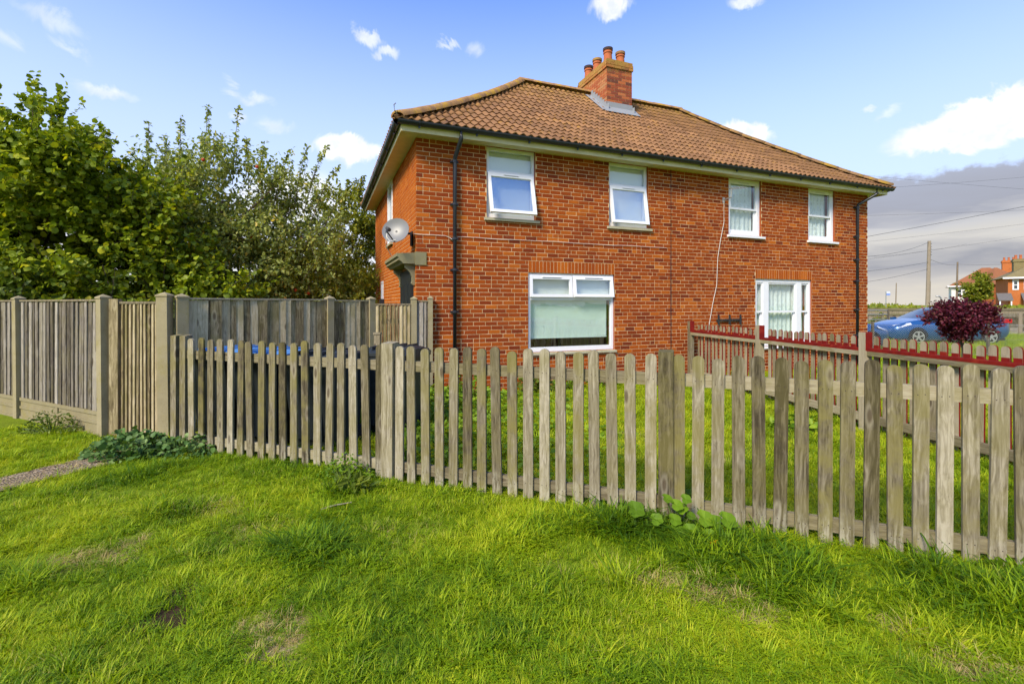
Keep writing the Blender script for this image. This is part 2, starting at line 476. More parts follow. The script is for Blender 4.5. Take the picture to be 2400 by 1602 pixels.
simple('terracotta', (0.42, 0.12, 0.045), 0.85, 0.3, 12, 0.3)
simple('soot', (0.05, 0.035, 0.035), 0.9, 0.3, 12, 0.3)
simple('dish_grey', (0.19, 0.19, 0.18), 0.45, 0.12, 5, 0, 0.2, 0.4)
simple('dark_metal', (0.045, 0.045, 0.048), 0.5, 0.3, 20, 0.1, 0.4)
simple('alloy', (0.62, 0.63, 0.65), 0.3, 0.05, 5, 0, 0.7, 0.5)
simple('galvanised', (0.38, 0.39, 0.38), 0.45, 0.15, 8, 0.1, 0.6)
simple('white_cable', (0.66, 0.62, 0.55), 0.6, 0.1)
simple('door_black', (0.022, 0.026, 0.028), 0.4, 0.2, 5)
simple('interior_dark', (0.06, 0.055, 0.05), 0.9, 0.2)
simple('bark', (0.10, 0.075, 0.05), 0.95, 0.4, 14, 0.8)
simple('rubber', (0.016, 0.016, 0.017), 0.8, 0.2, 20)
simple('lamp_clear', (0.75, 0.77, 0.80), 0.12, 0.05, 5, 0, 0.3, 0.6)
simple('lamp_red', (0.45, 0.012, 0.02), 0.2, 0.1, 5, 0, 0, 0.6)
simple('car_glass', (0.03, 0.04, 0.045), 0.05, 0.1, 3, 0, 0.0, 0.9)
simple('render_white', (0.72, 0.70, 0.64), 0.9, 0.06, 2)
simple('far_brick', (0.42, 0.13, 0.035), 0.9, 0.22, 3)
simple('far_brick_shaded', (0.34, 0.085, 0.025), 0.9, 0.22, 3)  # darker copy of far_brick: shade on the wing's end wall put into colour
simple('far_tile', (0.26, 0.10, 0.04), 0.9, 0.22, 4)
simple('far_tile_green', (0.20, 0.16, 0.07), 0.9, 0.22, 4)
simple('slate', (0.13, 0.12, 0.11), 0.8, 0.2, 6)
simple('wire', (0.05, 0.05, 0.055), 0.6, 0.1)
simple('sign_blue', (0.20, 0.30, 0.66), 0.4, 0.05)
simple('sign_white', (0.62, 0.66, 0.76), 0.4, 0.05)
simple('petal', (0.75, 0.40, 0.01), 0.6, 0.15, 30)
simple('apple_red', (0.42, 0.055, 0.012), 0.45, 0.4, 30)
simple('apple_yellow', (0.45, 0.26, 0.03), 0.45, 0.3, 30)
simple('shed_roof', (0.13, 0.025, 0.018), 0.9, 0.25, 8)
mat_car('car_blue', (0.012, 0.09, 0.27)); mat_car('car_silver', (0.36, 0.40, 0.40))
mat_leaf('hazel_leaf', [(0, (0.06776, 0.1069, 0.006237)), (0.45, (0.1864, 0.2621, 0.01247)), (0.8, (0.3557, 0.401, 0.01871)), (1, (0.5759, 0.5346, 0.02495))], 0.38)
mat_leaf('apple_leaf', [(0, (0.1115, 0.1519, 0.04536)), (0.5, (0.2572, 0.3111, 0.07258)), (0.85, (0.4505, 0.4629, 0.127)), (1, (0.815, 0.6511, 0.1814))], 0.40)
mat_leaf('birch_leaf', [(0, (0.078, 0.108, 0.01152)), (0.5, (0.2028, 0.2352, 0.0192)), (0.85, (0.39, 0.36, 0.02688)), (1, (0.676, 0.48, 0.0384))], 0.42)
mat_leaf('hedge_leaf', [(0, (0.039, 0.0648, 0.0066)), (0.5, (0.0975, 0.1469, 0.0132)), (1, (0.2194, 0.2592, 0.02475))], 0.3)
mat_leaf('purple_leaf', [(0, (0.0364, 0.0078, 0.0156)), (0.5, (0.1105, 0.0156, 0.0338)), (0.8, (0.208, 0.0286, 0.052)), (0.92, (0.169, 0.078, 0.039)), (1, (0.39, 0.143, 0.156))], 0.3)
mat_leaf('mallow_leaf', [(0, (0.030, 0.080, 0.016)), (0.5, (0.085, 0.170, 0.036)), (1, (0.21, 0.31, 0.085))], 0.25)
mat_leaf('weed_leaf', [(0, (0.0676, 0.1495, 0.0078)), (0.5, (0.1605, 0.284, 0.013)), (1, (0.3042, 0.4186, 0.026))], 0.38)
mat_leaf('field_leaf', [(0, (0.0936, 0.1271, 0.0104)), (0.5, (0.2028, 0.2467, 0.0182)), (0.85, (0.3432, 0.3289, 0.026)), (1, (0.312, 0.1495, 0.026))], 0.35)


class MB:
    """mesh builder: collects faces (with material index and tint) for ONE mesh object"""
    def __init__(self):
        self.v = []; self.f = []; self.m = []; self.t = []

    def face(self, pts, mi=0, tint=0.5):
        b = len(self.v); self.v.extend([tuple(p) for p in pts])
        self.f.append(tuple(range(b, b + len(pts)))); self.m.append(mi); self.t.append(tint)

    def raw(self, verts, faces, mi=0, tint=0.5):
        b = len(self.v); self.v.extend([tuple(p) for p in verts])
        for q in faces:
            self.f.append(tuple(b + i for i in q)); self.m.append(mi); self.t.append(tint)

    def box(self, x0, x1, y0, y1, z0, z1, mi=0, tint=0.5, M=None, skip=()):
        vs_ = [(x0, y0, z0), (x1, y0, z0), (x1, y1, z0), (x0, y1, z0), (x0, y0, z1), (x1, y0, z1), (x1, y1, z1), (x0, y1, z1)]
        fs = {'bottom': (3, 2, 1, 0), 'top': (4, 5, 6, 7), 'front': (0, 1, 5, 4), 'right': (1, 2, 6, 5), 'back': (2, 3, 7, 6), 'left': (3, 0, 4, 7)}
        if M is not None: vs_ = [tuple(M @ Vector(p)) for p in vs_]
        self.raw(vs_, [f for k, f in fs.items() if k not in skip], mi, tint)

    def tube(self, pts, r, n=8, mi=0, tint=0.5, cap=True):
        pts = [Vector(p) for p in pts]
        rs = r if hasattr(r, '__len__') else [r] * len(pts)
        rings = []
        up = Vector((0, 0, 1))
        for i, p in enumerate(pts):
            d = (pts[min(i + 1, len(pts) - 1)] - pts[max(i - 1, 0)]).normalized()
            a = d.cross(up)
            if a.length < 1e-3: a = d.cross(Vector((1, 0, 0)))
            a.normalize(); b = d.cross(a).normalized()
            rings.append([p + (a * math.cos(2 * math.pi * k / n) + b * math.sin(2 * math.pi * k / n)) * rs[i] for k in range(n)])
        vs_ = [q for rr in rings for q in rr]; fs = []
        for i in range(len(rings) - 1):
            for k in range(n):
                k2 = (k + 1) % n
                fs.append((i * n + k, (i + 1) * n + k, (i + 1) * n + k2, i * n + k2))
        if cap:
            fs.append(tuple(range(n))); fs.append(tuple((len(rings) - 1) * n + k for k in reversed(range(n))))
        self.raw(vs_, fs, mi, tint)

    def lathe(self, prof, n=16, c=(0, 0, 0), mi=0, tint=0.5):
        vs_ = []; fs = []
        for r, z in prof:
            for k in range(n):
                a = 2 * math.pi * k / n
                vs_.append((c[0] + r * math.cos(a), c[1] + r * math.sin(a), c[2] + z))
        for i in range(len(prof) - 1):
            for k in range(n):
                k2 = (k + 1) % n
                fs.append((i * n + k, i * n + k2, (i + 1) * n + k2, (i + 1) * n + k))
        fs.append(tuple((len(prof) - 1) * n + k for k in range(n)))
        self.raw(vs_, fs, mi, tint)

    def prism(self, poly, y0, y1, mi=0, tint=0.5):
        """polygon in x,z (counter-clockwise seen from -y) pushed from y0 (front) to y1"""
        n = len(poly)
        vs_ = [(x, y0, z) for x, z in poly] + [(x, y1, z) for x, z in poly]
        fs = [tuple(range(n)), tuple(range(2 * n - 1, n - 1, -1))]
        for i in range(n):
            j = (i + 1) % n
            fs.append((j, i, i + n, j + n))
        self.raw(vs_, fs, mi, tint)

    def mesh(self, name, mats, smooth=False):
        me = bpy.data.meshes.new(name)
        me.from_pydata(self.v, [], self.f)
        for m in mats: me.materials.append(MATS[m])
        if len(mats) > 1: me.polygons.foreach_set('material_index', self.m)
        a = me.attributes.new('tint', 'FLOAT', 'FACE'); a.data.foreach_set('value', self.t)
        if smooth: me.polygons.foreach_set('use_smooth', [True] * len(self.f))
        me.update()
        return me

    def build(self, name, mats, parent=None, smooth=False, loc=None, rot=None):
        if isinstance(mats, str): mats = [mats]
        return link(name, self.mesh(name, mats, smooth), parent, loc, rot)


def link(name, data, parent=None, loc=None, rot=None):
    o = bpy.data.objects.new(name, data); COL.objects.link(o)
    if parent is not None: o.parent = parent
    if loc is not None: o.location = loc
    if rot is not None: o.rotation_euler = rot
    return o


def tag(o, label=None, cat=None, group=None, kind=None):
    if label: o['label'] = label
    if cat: o['category'] = cat
    if group: o['group'] = group
    if kind: o['kind'] = kind
    return o


def thing(name, label, cat, loc=(0, 0, 0), rz=0.0, group=None):
    o = link(name, None, None, loc, (0, 0, rz))
    return tag(o, label, cat, group)


def copy_tree(o, parent=None):
    c = o.copy(); COL.objects.link(c); c.parent = parent
    for ch in o.children: copy_tree(ch, c)
    return c


def array_mesh(name, verts, faces, mat, tint):
    """fast mesh from numpy: faces is (n, k)"""
    me = bpy.data.meshes.new(name)
    n, k = faces.shape
    me.vertices.add(len(verts)); me.vertices.foreach_set('co', np.asarray(verts, np.float32).ravel())
    me.loops.add(n * k); me.loops.foreach_set('vertex_index', faces.astype(np.int32).ravel())
    me.polygons.add(n); me.polygons.foreach_set('loop_start', np.arange(0, n * k, k, dtype=np.int32))
    me.update(calc_edges=True)
    me.materials.append(MATS[mat])
    a = me.attributes.new('tint', 'FLOAT', 'FACE'); a.data.foreach_set('value', np.asarray(tint, np.float32))
    me.validate()
    return me


def vnoise(x, y, scale, seed):
    """value noise on arrays, 0..1"""
    r = np.random.default_rng(seed).random((64, 64))
    X = x * scale; Y = y * scale
    i = np.floor(X).astype(int); j = np.floor(Y).astype(int)
    u = X - i; v = Y - j
    u = u * u * (3 - 2 * u); v = v * v * (3 - 2 * v)
    g = lambda a, b: r[a % 64, b % 64]
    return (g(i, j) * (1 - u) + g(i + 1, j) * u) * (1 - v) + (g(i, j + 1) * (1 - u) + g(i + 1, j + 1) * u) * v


# ------------------------------------------------------------------ layout
HA = R(21.6)                                  # the house front runs at this angle
HC = Vector((-1.63, 8.10, 0))
HU = Vector((math.cos(HA), math.sin(HA), 0)); HV = Vector((-math.sin(HA), math.cos(HA), 0))


def HL(x, y, z): return HC + HU * x + HV * y + Vector((0, 0, z))


FO = Vector((-4.865, 5.68, 0)); FA = R(-20.1)  # front picket fence line
FD = Vector((math.cos(FA), math.sin(FA), 0)); FN = Vector((FD.y, -FD.x, 0))   # FN points to the street side


def FP(s, off=0.0, z=0.0): return FO + FD * s + FN * off + Vector((0, 0, z))


DRY = [(-2.61, 2.99, .20, .8), (-2.52, 3.08, .12, .7), (-1.12, 2.23, .13, 1.0), (-1.06, 2.12, .10, .9), (-1.22, 2.36, .10, .8), (.85, 2.68, .14, .8), (1.0, 2.60, .14, .8), (1.16, 2.47, .14, .9), (1.28, 2.36, .09, .8),
       (1.85, 2.31, .09, .8), (1.97, 2.05, .11, .9), (-2.2, 3.6, .22, .45), (-.6, 3.2, .25, .4), (2.06, 4.78, .20, .6), (0.2, 2.9, .2, .45),
       (-1.7, 3.35, .2, .45), (2.6, 4.2, .25, .45), (1.5, 5.6, .3, .4)]
_r = random.Random(5)
DRY = [(cx + _r.gauss(0, r * .55), cy + _r.gauss(0, r * .45), r * _r.uniform(.30, .62), a * _r.uniform(.7, 1.05)) for cx, cy, r, a in DRY for _ in range(6)]
DARK = [(-1.71, 2.39, .11, .8), (-1.78, 2.60, .08, .7), (-2.45, 3.45, .14, .6)]


def gh(x, y):
    return 0.020 * (vnoise(x, y, 0.9, 3) - 0.5) + 0.012 * (vnoise(x, y, 2.6, 4) - 0.5)


def spots(x, y, lst):
    wob = 0.35 + 0.7 * vnoise(x, y, 5.0, 9) + .45 * vnoise(x, y, 14.0, 10)
    t = np.zeros_like(x)
    for cx, cy, r, a in lst:
        dd = np.hypot((x - cx) * 0.8, (y - cy)) / (r * wob)
        t = np.maximum(t, a * np.clip((1.75 - dd) / 1.45, 0, 1))
    return t


PATH = [(-4.50, 5.62), (-4.30, 5.20), (-4.12, 4.82), (-4.46, 4.12), (-5.3, 2.7), (-6.6, .9)]


def path_dist(x, y):
    """distance to the middle of the worn path that leads to the gate"""
    best = np.full(np.shape(x), 1e9)
    for (ax, ay), (bx, by) in zip(PATH[:-1], PATH[1:]):
        dx, dy = bx - ax, by - ay
        q = np.clip(((x - ax) * dx + (y - ay) * dy) / (dx * dx + dy * dy), 0, 1)
        best = np.minimum(best, np.hypot(x - ax - q * dx, y - ay - q * dy))
    return best


def path_mask(x, y):
    return (path_dist(x, y) < .20 + .07 * (vnoise(x, y, 5, 21) - .5)).astype(float)


def build_ground():
    xs = np.concatenate([[-1500, -400, -120, -60, -35], np.arange(-22, -5.2, 1.2), np.arange(-5.2, 4.6, 0.07), np.arange(4.6, 24, 1.0), [30, 45, 80, 150, 400, 1500]])
    ys = np.concatenate([[-800, -200, -60, -20, -6, -2, 0], np.arange(1.2, 6.4, 0.07), np.arange(6.4, 12, .4), np.arange(12, 30, 1.5), [34, 42, 60, 100, 200, 500, 1200, 3000]])
    X, Y = np.meshgrid(xs, ys)
    Z = gh(X, Y) * ((np.abs(X) < 5.2) & (Y < 9) & (Y > 1.1))
    V = np.stack([X.ravel(), Y.ravel(), Z.ravel()], 1)
    nx, ny = len(xs), len(ys)
    i = (np.arange(ny - 1)[:, None] * nx + np.arange(nx - 1)[None]).ravel()
    F = np.stack([i, i + 1, i + nx + 1, i + nx], 1)
    me = array_mesh('ground', V, F, 'lawn_ground', np.full(len(F), .5))
    dr = np.maximum(spots(X.ravel(), Y.ravel(), DRY), 0.0)
    a = me.attributes.new('dry', 'FLOAT', 'POINT'); a.data.foreach_set('value', dr.astype(np.float32))
    a = me.attributes.new('bare', 'FLOAT', 'POINT'); a.data.foreach_set('value', spots(X.ravel(), Y.ravel(), DARK).astype(np.float32))
    me.polygons.foreach_set('use_smooth', [True] * len(F))
    tag(link('ground', me), kind='structure')
    # gravel path: a sheet just above the ground
    b = MB()
    mid = []
    for (ax, ay), (bx, by) in zip(PATH[:-1], PATH[1:]):
        m_ = max(2, int(math.hypot(bx - ax, by - ay) / .12))
        mid += [Vector((ax + (bx - ax) * k / m_, ay + (by - ay) * k / m_, .016)) for k in range(m_)]
    up, dn = [], []
    for k, c in enumerate(mid):
        d_ = (mid[min(k + 2, len(mid) - 1)] - mid[max(k - 2, 0)]).normalized(); n_ = Vector((-d_.y, d_.x, 0)); h = .23 + random.uniform(-.03, .03)
        up.append(c + n_ * h); dn.append(c - n_ * h)
    for k in range(len(mid) - 1): b.face([up[k], up[k + 1], dn[k + 1], dn[k]])
    tag(b.build('path', 'gravel'), kind='structure')
    # road beyond the far fence
    b = MB(); b.face([(6, 27.0, .012), (200, 27.0, .012), (200, 32, .012), (6, 32, .012)])
    tag(b.build('road', 'asphalt'), kind='structure')
    b = MB(); b.face([(8.5, 15.8, .012), (23, 15.6, .012), (23, 16.9, .012), (8.5, 16.9, .012)])
    tag(b.build('path', 'gravel'), kind='structure')


build_ground()

# ------------------------------------------------------------------ house
HW, HD, HZ = 11.73, 6.60, 4.43
OPEN = [(1.262, 2.222, 3.15, HZ), (3.842, 4.785, 3.15, HZ), (6.980, 7.960, 3.15, HZ), (9.530, 10.475, 3.15, HZ),
        (2.080, 3.965, 0.675, 2.175), (7.790, 9.640, 0.600, 2.175)]
SIDE_OPEN = [(0.42, 1.38, -0.2, 2.10), (2.95, 3.75, 3.0, HZ), (4.75, 5.15, 1.60, 2.20)]
house = thing('house', 'red brick semi-detached house with hipped tiled roof and chimney behind the picket fence', 'house', tuple(HC), HA)


def wall_panel(W, H0, H1, openings, thick, name, M):
    """mortar backing of a brick wall with real openings; local x along the wall, y into the house"""
    xs = sorted({0, W, *[o[0] for o in openings], *[o[1] for o in openings]})
    zs = sorted({H0, H1, *[min(max(o[2], H0), H1) for o in openings], *[min(o[3], H1) for o in openings]})
    hole = lambda x, z: any(o[0] < x < o[1] and o[2] < z < o[3] for o in openings)
    b = MB()
    q = lambda pts, mi=0: b.face([M @ Vector(p) for p in pts], mi, .45)
    for i in range(len(xs) - 1):
        for j in range(len(zs) - 1):
            x0, x1, z0, z1 = xs[i], xs[i + 1], zs[j], zs[j + 1]
            if hole((x0 + x1) / 2, (z0 + z1) / 2):
                continue
            q([(x0, 0, z0), (x1, 0, z0), (x1, 0, z1), (x0, 0, z1)])
            q([(x1, thick, z0), (x0, thick, z0), (x0, thick, z1), (x1, thick, z1)])
    for x0, x1, z0, z1 in openings:
        z0 = max(z0, H0)
        q([(x0, 0, z0), (x0, thick, z0), (x0, thick, z1), (x0, 0, z1)][::-1], 1)
        q([(x1, 0, z0), (x1, thick, z0), (x1, thick, z1), (x1, 0, z1)], 1)
        q([(x0, 0, z0), (x1, 0, z0), (x1, thick, z0), (x0, thick, z0)], 1)
        q([(x0, 0, z1), (x1, 0, z1), (x1, thick, z1), (x0, thick, z1)][::-1], 1)
    return b.build(name, ['mortar', 'brick'], house)


BP = 0.004       # bricks stand this much proud of the mortar
BRICK_TINTS = [0.02, .10, .2, .28, .36, .42, .48, .54, .6, .66, .72, .80, .90]


def brick_tint():
    u = random.random()
    if u < .12: return random.uniform(0.0, .25)
    if u < .62: return random.uniform(.28, .52)
    if u < .93: return random.uniform(.5, .78)
    return random.uniform(.78, 1.0)


def layout(W, H1, openings, lintels, z0=-0.075):
    """(x0, x1, z0, z1) of every brick"""
    res = []; c = 0.075; j = 0.0115
    rows = int(round((H1 - z0) / c))
    for r in range(rows):
        za = z0 + r * c; zb = min(za + c - j, H1 - .004); zm = za + c / 2
        cut = sorted([(o[0], o[1]) for o in openings if o[2] < zm < o[3]] + [(l[0], l[1]) for l in lintels if l[2] < zm < l[3]])
        iv = []; x = 0
        for a_, b_ in cut:
            if a_ > x: iv.append((x, a_))
            x = max(x, b_)
        if x < W: iv.append((x, W))
        off = (r % 2) * 0.1125 + (0.056 if r % 5 == 0 else 0)
        for a_, b_ in iv:
            k = math.floor((a_ - off) / .225); x = off + k * .225
            while x < b_:
                p, q = max(x, a_), min(x + .225, b_)
                x += .225
                if q - p < .035: continue
                if random.random() < .10 and q - p > .2:
                    mid = (p + q) / 2
                    res.append((p + j / 2, mid - j / 2, za, zb)); res.append((mid + j / 2, q - j / 2, za, zb))
                else:
                    e0 = 0 if p == 0 else j / 2; e1 = 0 if q == W else j / 2
                    res.append((p + e0, q - e1, za, zb))
    for l in lintels:
        n = round((l[1] - l[0]) / .075); w_ = (l[1] - l[0]) / n
        for k in range(n):
            res.append((l[0] + k * w_ + j / 2, l[0] + (k + 1) * w_ - j / 2, l[2], l[3] - j, 'soldier'))
    return res


def build_walls():
    I = Matrix.Identity(4)
    fw = wall_panel(HW, -0.2, HZ, OPEN, 0.24, 'front_wall', I)
    lint = [(2.080, 3.965, 2.175, 2.40), (7.790, 9.640, 2.175, 2.40)]
    bricks = layout(HW, HZ, OPEN, lint)
    camloc = Matrix.Rotation(-HA, 4, 'Z') @ (Vector((0, 0, 1.57)) - HC)
    full = [b for b in bricks if len(b) == 4 and abs((b[1] - b[0]) - .2135) < .002 and abs(b[3] - b[2] - .0635) < .002]
    full.sort(key=lambda b: (Vector(((b[0] + b[1]) / 2, 0, (b[2] + b[3]) / 2)) - camloc).length + (9 if b[2] < 0.8 else 0))
    single = set(id(b) for b in full[:300])
    kinds = []
    for t_ in BRICK_TINTS:
        b = MB(); b.box(-.10675, .10675, -BP, .002, -.03175, .03175, 0, t_, skip=('back',))
        kinds.append(b.mesh('brick', ['brick']))
    rest = MB()
    for b in bricks:
        t_ = brick_tint()
        if id(b) in single:
            me = kinds[min(range(len(BRICK_TINTS)), key=lambda i: abs(BRICK_TINTS[i] - t_))]
            link('brick', me, fw, ((b[0] + b[1]) / 2, random.uniform(-.0015, .0015), (b[2] + b[3]) / 2), (random.uniform(-.006, .006), random.uniform(-.004, .004), random.uniform(-.006, .006)))
        else:
            if len(b) == 5: t_ = random.uniform(.55, .92)
            dy = random.uniform(-.002, .002)
            rest.box(b[0], b[1], -BP + dy, .002, b[2], b[3], 0, t_, skip=('back',))
    tag(rest.build('brickwork', ['brick'], fw), kind='stuff')
    # left side wall: its local x runs back from the corner
    M = Matrix(((0, 1, 0, 0), (1, 0, 0, 0), (0, 0, 1, 0), (0, 0, 0, 1)))     # (s, d, z) -> (d, s, z)
    sw = wall_panel(HD, -0.2, HZ, SIDE_OPEN, 0.24, 'side_wall', M)
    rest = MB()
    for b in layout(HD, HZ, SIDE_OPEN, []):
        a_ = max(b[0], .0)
        t_ = min(1, brick_tint() * .35 + .72)  # sandier than the front: warm sunlight on this wall put into the tint
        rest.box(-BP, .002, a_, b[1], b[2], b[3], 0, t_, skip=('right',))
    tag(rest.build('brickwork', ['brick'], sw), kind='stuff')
    b = MB()
    b.box(HW - .24, HW, .24, HD, -.2, HZ); b.build('gable_wall', ['far_brick'], house)
    b = MB()
    b.box(0.0, HW - .24, HD - .0, HD + .24, -.2, HZ); b.build('rear_wall', ['far_brick'], house)
    b = MB(); b.box(.25, HW - .25, .25, HD - .01, .02, .06); b.box(.25, HW - .25, .25, HD - .01, 2.5, 2.6); b.box(5.8, 5.93, .25, HD - .01, .06, 2.5)
    b.box(5.8, 5.93, .25, HD - .01, 2.6, 4.4)
    b.build('interior_floor', ['interior_dark'], house)
    # dark movement joint / cable on the front between the two homes
    b = MB(); b.tube([(5.36, -.018, 4.42), (5.357, -.018, 2.4), (5.36, -.018, .0)], .006, 6)
    b.build('cable', ['black_plastic'], house)
    # white phone cable along the front
    b = MB(); zc = lambda x: 2.765 + .006 * math.sin(x * 3.1) + .004 * math.sin(x * 7.7)
    pts = [(-.02, .18, 2.80), (-.02, -.018, 2.775)] + [(x, -.018, zc(x)) for x in np.arange(.1, .55, .1)] + [(.58, -.02, 2.74), (.60, -.10, 2.70)]
    b.tube(pts, .0045, 5)
    pts = [(.70, -.02, 2.70), (.72, -.018, 2.76)] + [(x, -.018, zc(x)) for x in np.arange(.85, 5.33, .22)]
    b.tube(pts, .0045, 5); b.build('cable', ['white_cable'], house)


build_walls()


def prof_z(d):
    return float(np.interp(d, [-.40, .0, .58, 1.35, 2.22, 3.3], [4.52, 4.775, 5.175, 5.75, 6.42, 7.33]))


def build_roof():
    roof_b = MB()
    # under-sheet, a hair below the tiles
    ds = [-.36, 0, .58, 1.35, 2.22, 3.3]
    for d0, d1 in zip(ds[:-1], ds[1:]):
        z0, z1 = prof_z(d0) - .03, prof_z(d1) - .03
        W_, D_ = HW, HD
        q0 = [(d0, d0), (W_ - d0, d0), (W_ - d0, D_ - d0), (d0, D_ - d0)]
        q1 = [(d1, d1), (W_ - d1, d1), (W_ - d1, D_ - d1), (d1, D_ - d1)]
        for k in range(4):
            k2 = (k + 1) % 4
            roof_b.face([(*q0[k], z0), (*q0[k2], z0), (*q1[k2], z1), (*q1[k], z1)])
    roof = roof_b.build('roof', ['soot'], house)
    # one tile: two rolls, 0.30 wide, 0.36 long, thick lower lip
    n = 12
    prof = [(-.15 + .30 * i / n, .019 * (1 + math.cos(2 * math.pi * (-.15 + .30 * i / n) / .15))) for i in range(n + 1)]

    def tile_geo():
        vs_ = [(x, 0, h + .034) for x, h in prof] + [(x, .37, h + .004) for x, h in prof] + [(x, .004, h + .012) for x, h in prof]
        k = n + 1
        fs = [(i, i + 1, k + i + 1, k + i) for i in range(n)] + [(2 * k + i, 2 * k + i + 1, i + 1, i) for i in range(n)]
        return np.array(vs_), np.array(fs)
    TV, TF = tile_geo()
    kinds = []
    tints = [.12, .25, .35, .45, .55, .65, .78, .92]
    for t_ in tints:
        b = MB(); b.raw(TV.tolist(), TF.tolist(), 0, t_)
        me = b.mesh('tile', ['roof_tile'])
        kinds.append(me)
    # rows by arc length
    dd = np.linspace(-.40, 3.3, 600); zz = np.array([prof_z(d) for d in dd])
    arc = np.concatenate([[0], np.cumsum(np.hypot(np.diff(dd), np.diff(zz)))])
    gauge = .295
    places = []
    for side in range(4):
        L = HW if side in (0, 2) else HD
        r = 0; s = .0
        while s < arc[-1] - .12:
            d = float(np.interp(s, arc, dd)); d2 = float(np.interp(s + .3, arc, dd))
            z = prof_z(d); th = math.atan2(prof_z(d2) - z, d2 - d) if d2 > d else 0.7
            xoff = 0.0
            x = d - .02
            x = math.floor((d - .05) / .30) * .30 + .15
            while x < L - d + .05:
                if d - .06 < x < L - d + .06:
                    places.append((side, x, d, z, th))
                x += .30
            s += gauge; r += 1
    inv = Matrix.Rotation(-HA, 4, 'Z')
    camloc = inv @ (Vector((0, 0, 1.57)) - HC)
    mats_ = []
    for side, x, d, z, th in places:
        base = {0: Matrix.Identity(4), 1: Matrix.Translation((HW, 0, 0)) @ Matrix.Rotation(R(90), 4, 'Z'),
                2: Matrix.Translation((HW, HD, 0)) @ Matrix.Rotation(R(180), 4, 'Z'), 3: Matrix.Translation((0, HD, 0)) @ Matrix.Rotation(R(-90), 4, 'Z')}[side]
        M = base @ Matrix.Translation((x, d, z)) @ Matrix.Rotation(th + random.uniform(-.012, .012), 4, 'X') @ Matrix.Rotation(random.uniform(-.012, .012), 4, 'Y')
        L = HW if side in (0, 2) else HD
        whole = (x - .15 > d + .36) and (x + .15 < L - d - .36)
        inb = Matrix(base).inverted()
        mats_.append((side, (M.translation - camloc).length + (0 if side == 0 else 50) + (0 if whole else 100), M, base, inb, L))
    order = sorted(range(len(mats_)), key=lambda i: mats_[i][1])
    first = set(order[:300])
    av, af, at = [], [], []; nb = 0
    T4 = np.c_[TV, np.ones(len(TV))]
    for i, (side, dist, M, base, inb, L) in enumerate(mats_):
        t_ = min(1, max(0, random.gauss(.5, .13)))
        if i in first:
            me = kinds[min(range(len(tints)), key=lambda k: abs(tints[k] - t_))]
            o = link('tile', me, roof); o.matrix_local = M
        else:
            W4 = T4 @ np.array(inb @ M).T               # in the slope's own frame: x along the eave, y inwards
            yy = np.minimum(W4[:, 1], L / 2); xa = np.clip(W4[:, 0], yy, L - yy)
            W4[:, 0] = xa
            av.append((W4 @ np.array(base).T)[:, :3]); af.append(TF + nb); at.append(np.full(len(TF), t_)); nb += len(TV)
    me = array_mesh('tiling', np.concatenate(av), np.concatenate(af), 'roof_tile', np.concatenate(at))
    tag(link('tiling', me, roof), kind='stuff')
    # half-round ridge and hip tiles
    def half_round(L, r):
        b = MB(); m_ = 8
        ring = [(r * math.cos(math.pi * (i / m_)), r * .72 * math.sin(math.pi * (i / m_)) - .01) for i in range(m_ + 1)]
        vs_ = [(0, x, z) for x, z in ring] + [(L, x, z) for x, z in ring] + [(0, x * .84, z * .80 - .012) for x, z in ring]
        k = m_ + 1
        b.raw(vs_, [(i, k + i, k + i + 1, i + 1) for i in range(m_)] + [(2 * k + i, i, i + 1, 2 * k + i + 1) for i in range(m_)])
        return b.mesh('ridge_tile', ['ridge_tile'], True)
    hm = half_round(.36, .135)
    def run(path):
        acc = 0
        P = [Vector(p) for p in path]; seg = [(P[i + 1] - P[i]).length for i in range(len(P) - 1)]
        total = sum(seg); s = 0
        def at(q):
            q = max(0, min(total, q))
            for i, l in enumerate(seg):
                if q <= l or i == len(seg) - 1: return P[i] + (P[i + 1] - P[i]) * (q / l)
                q -= l
        while s < total - .05:
            a_, b_ = at(s), at(s + .34)
            dv = (b_ - a_)
            if dv.length < .05: break
            X = dv.normalized(); Y = Vector((0, 0, 1)).cross(X).normalized(); Z = X.cross(Y)
            M = Matrix.Translation(a_ + Z * random.uniform(.0, .012)) @ Matrix((X, Y, Z)).transposed().to_4x4()
            o = link('ridge_tile', hm, roof); o.matrix_local = M
            s += .325
    hip = [(-.36), -.1, .3, .8, 1.35, 1.8, 2.22, 2.8, 3.3]
    lift = .045
    run([(d, d, prof_z(d) + lift) for d in hip])
    run([(HW - d, d, prof_z(d) + lift) for d in hip])
    run([(d, HD - d, prof_z(d) + lift) for d in hip])
    run([(HW - d, HD - d, prof_z(d) + lift) for d in hip])
    run([(3.25, 3.3, 7.33 + .055), (HW - 3.25, 3.3, 7.33 + .055)])
    # hip iron at the near corner
    b = MB(); b.tube([(-.36, -.36, 4.60), (-.42, -.42, 4.66), (-.43, -.43, 4.74), (-.40, -.40, 4.78)], .010, 6); b.build('hip_iron', ['galvanised'], roof)
    # soffit, fascia
    o_ = .28
    b = MB()
    b.box(-o_, HW + o_, -o_, -.002, HZ, HZ + .02); b.box(-o_, -.002, 0, HD + o_, HZ, HZ + .02); b.box(HW + .002, HW + o_, 0, HD + o_, HZ, HZ + .02)
    b.build('soffit', ['soffit_paint'], house)
    b = MB()
    b.box(-o_ - .02, HW + o_ + .02, -o_ - .02, -o_, HZ - .035, HZ + .14); b.build('fascia', ['soffit_paint'], house)
    b = MB(); b.box(-o_ - .021, -o_ - .001, -o_, HD + o_, HZ - .035, HZ + .14); b.build('fascia', ['soffit_paint'], house)
    b = MB(); b.box(HW + o_ + .001, HW + o_ + .021, -o_, HD + o_, HZ - .035, HZ + .14); b.build('fascia', ['soffit_paint'], house)
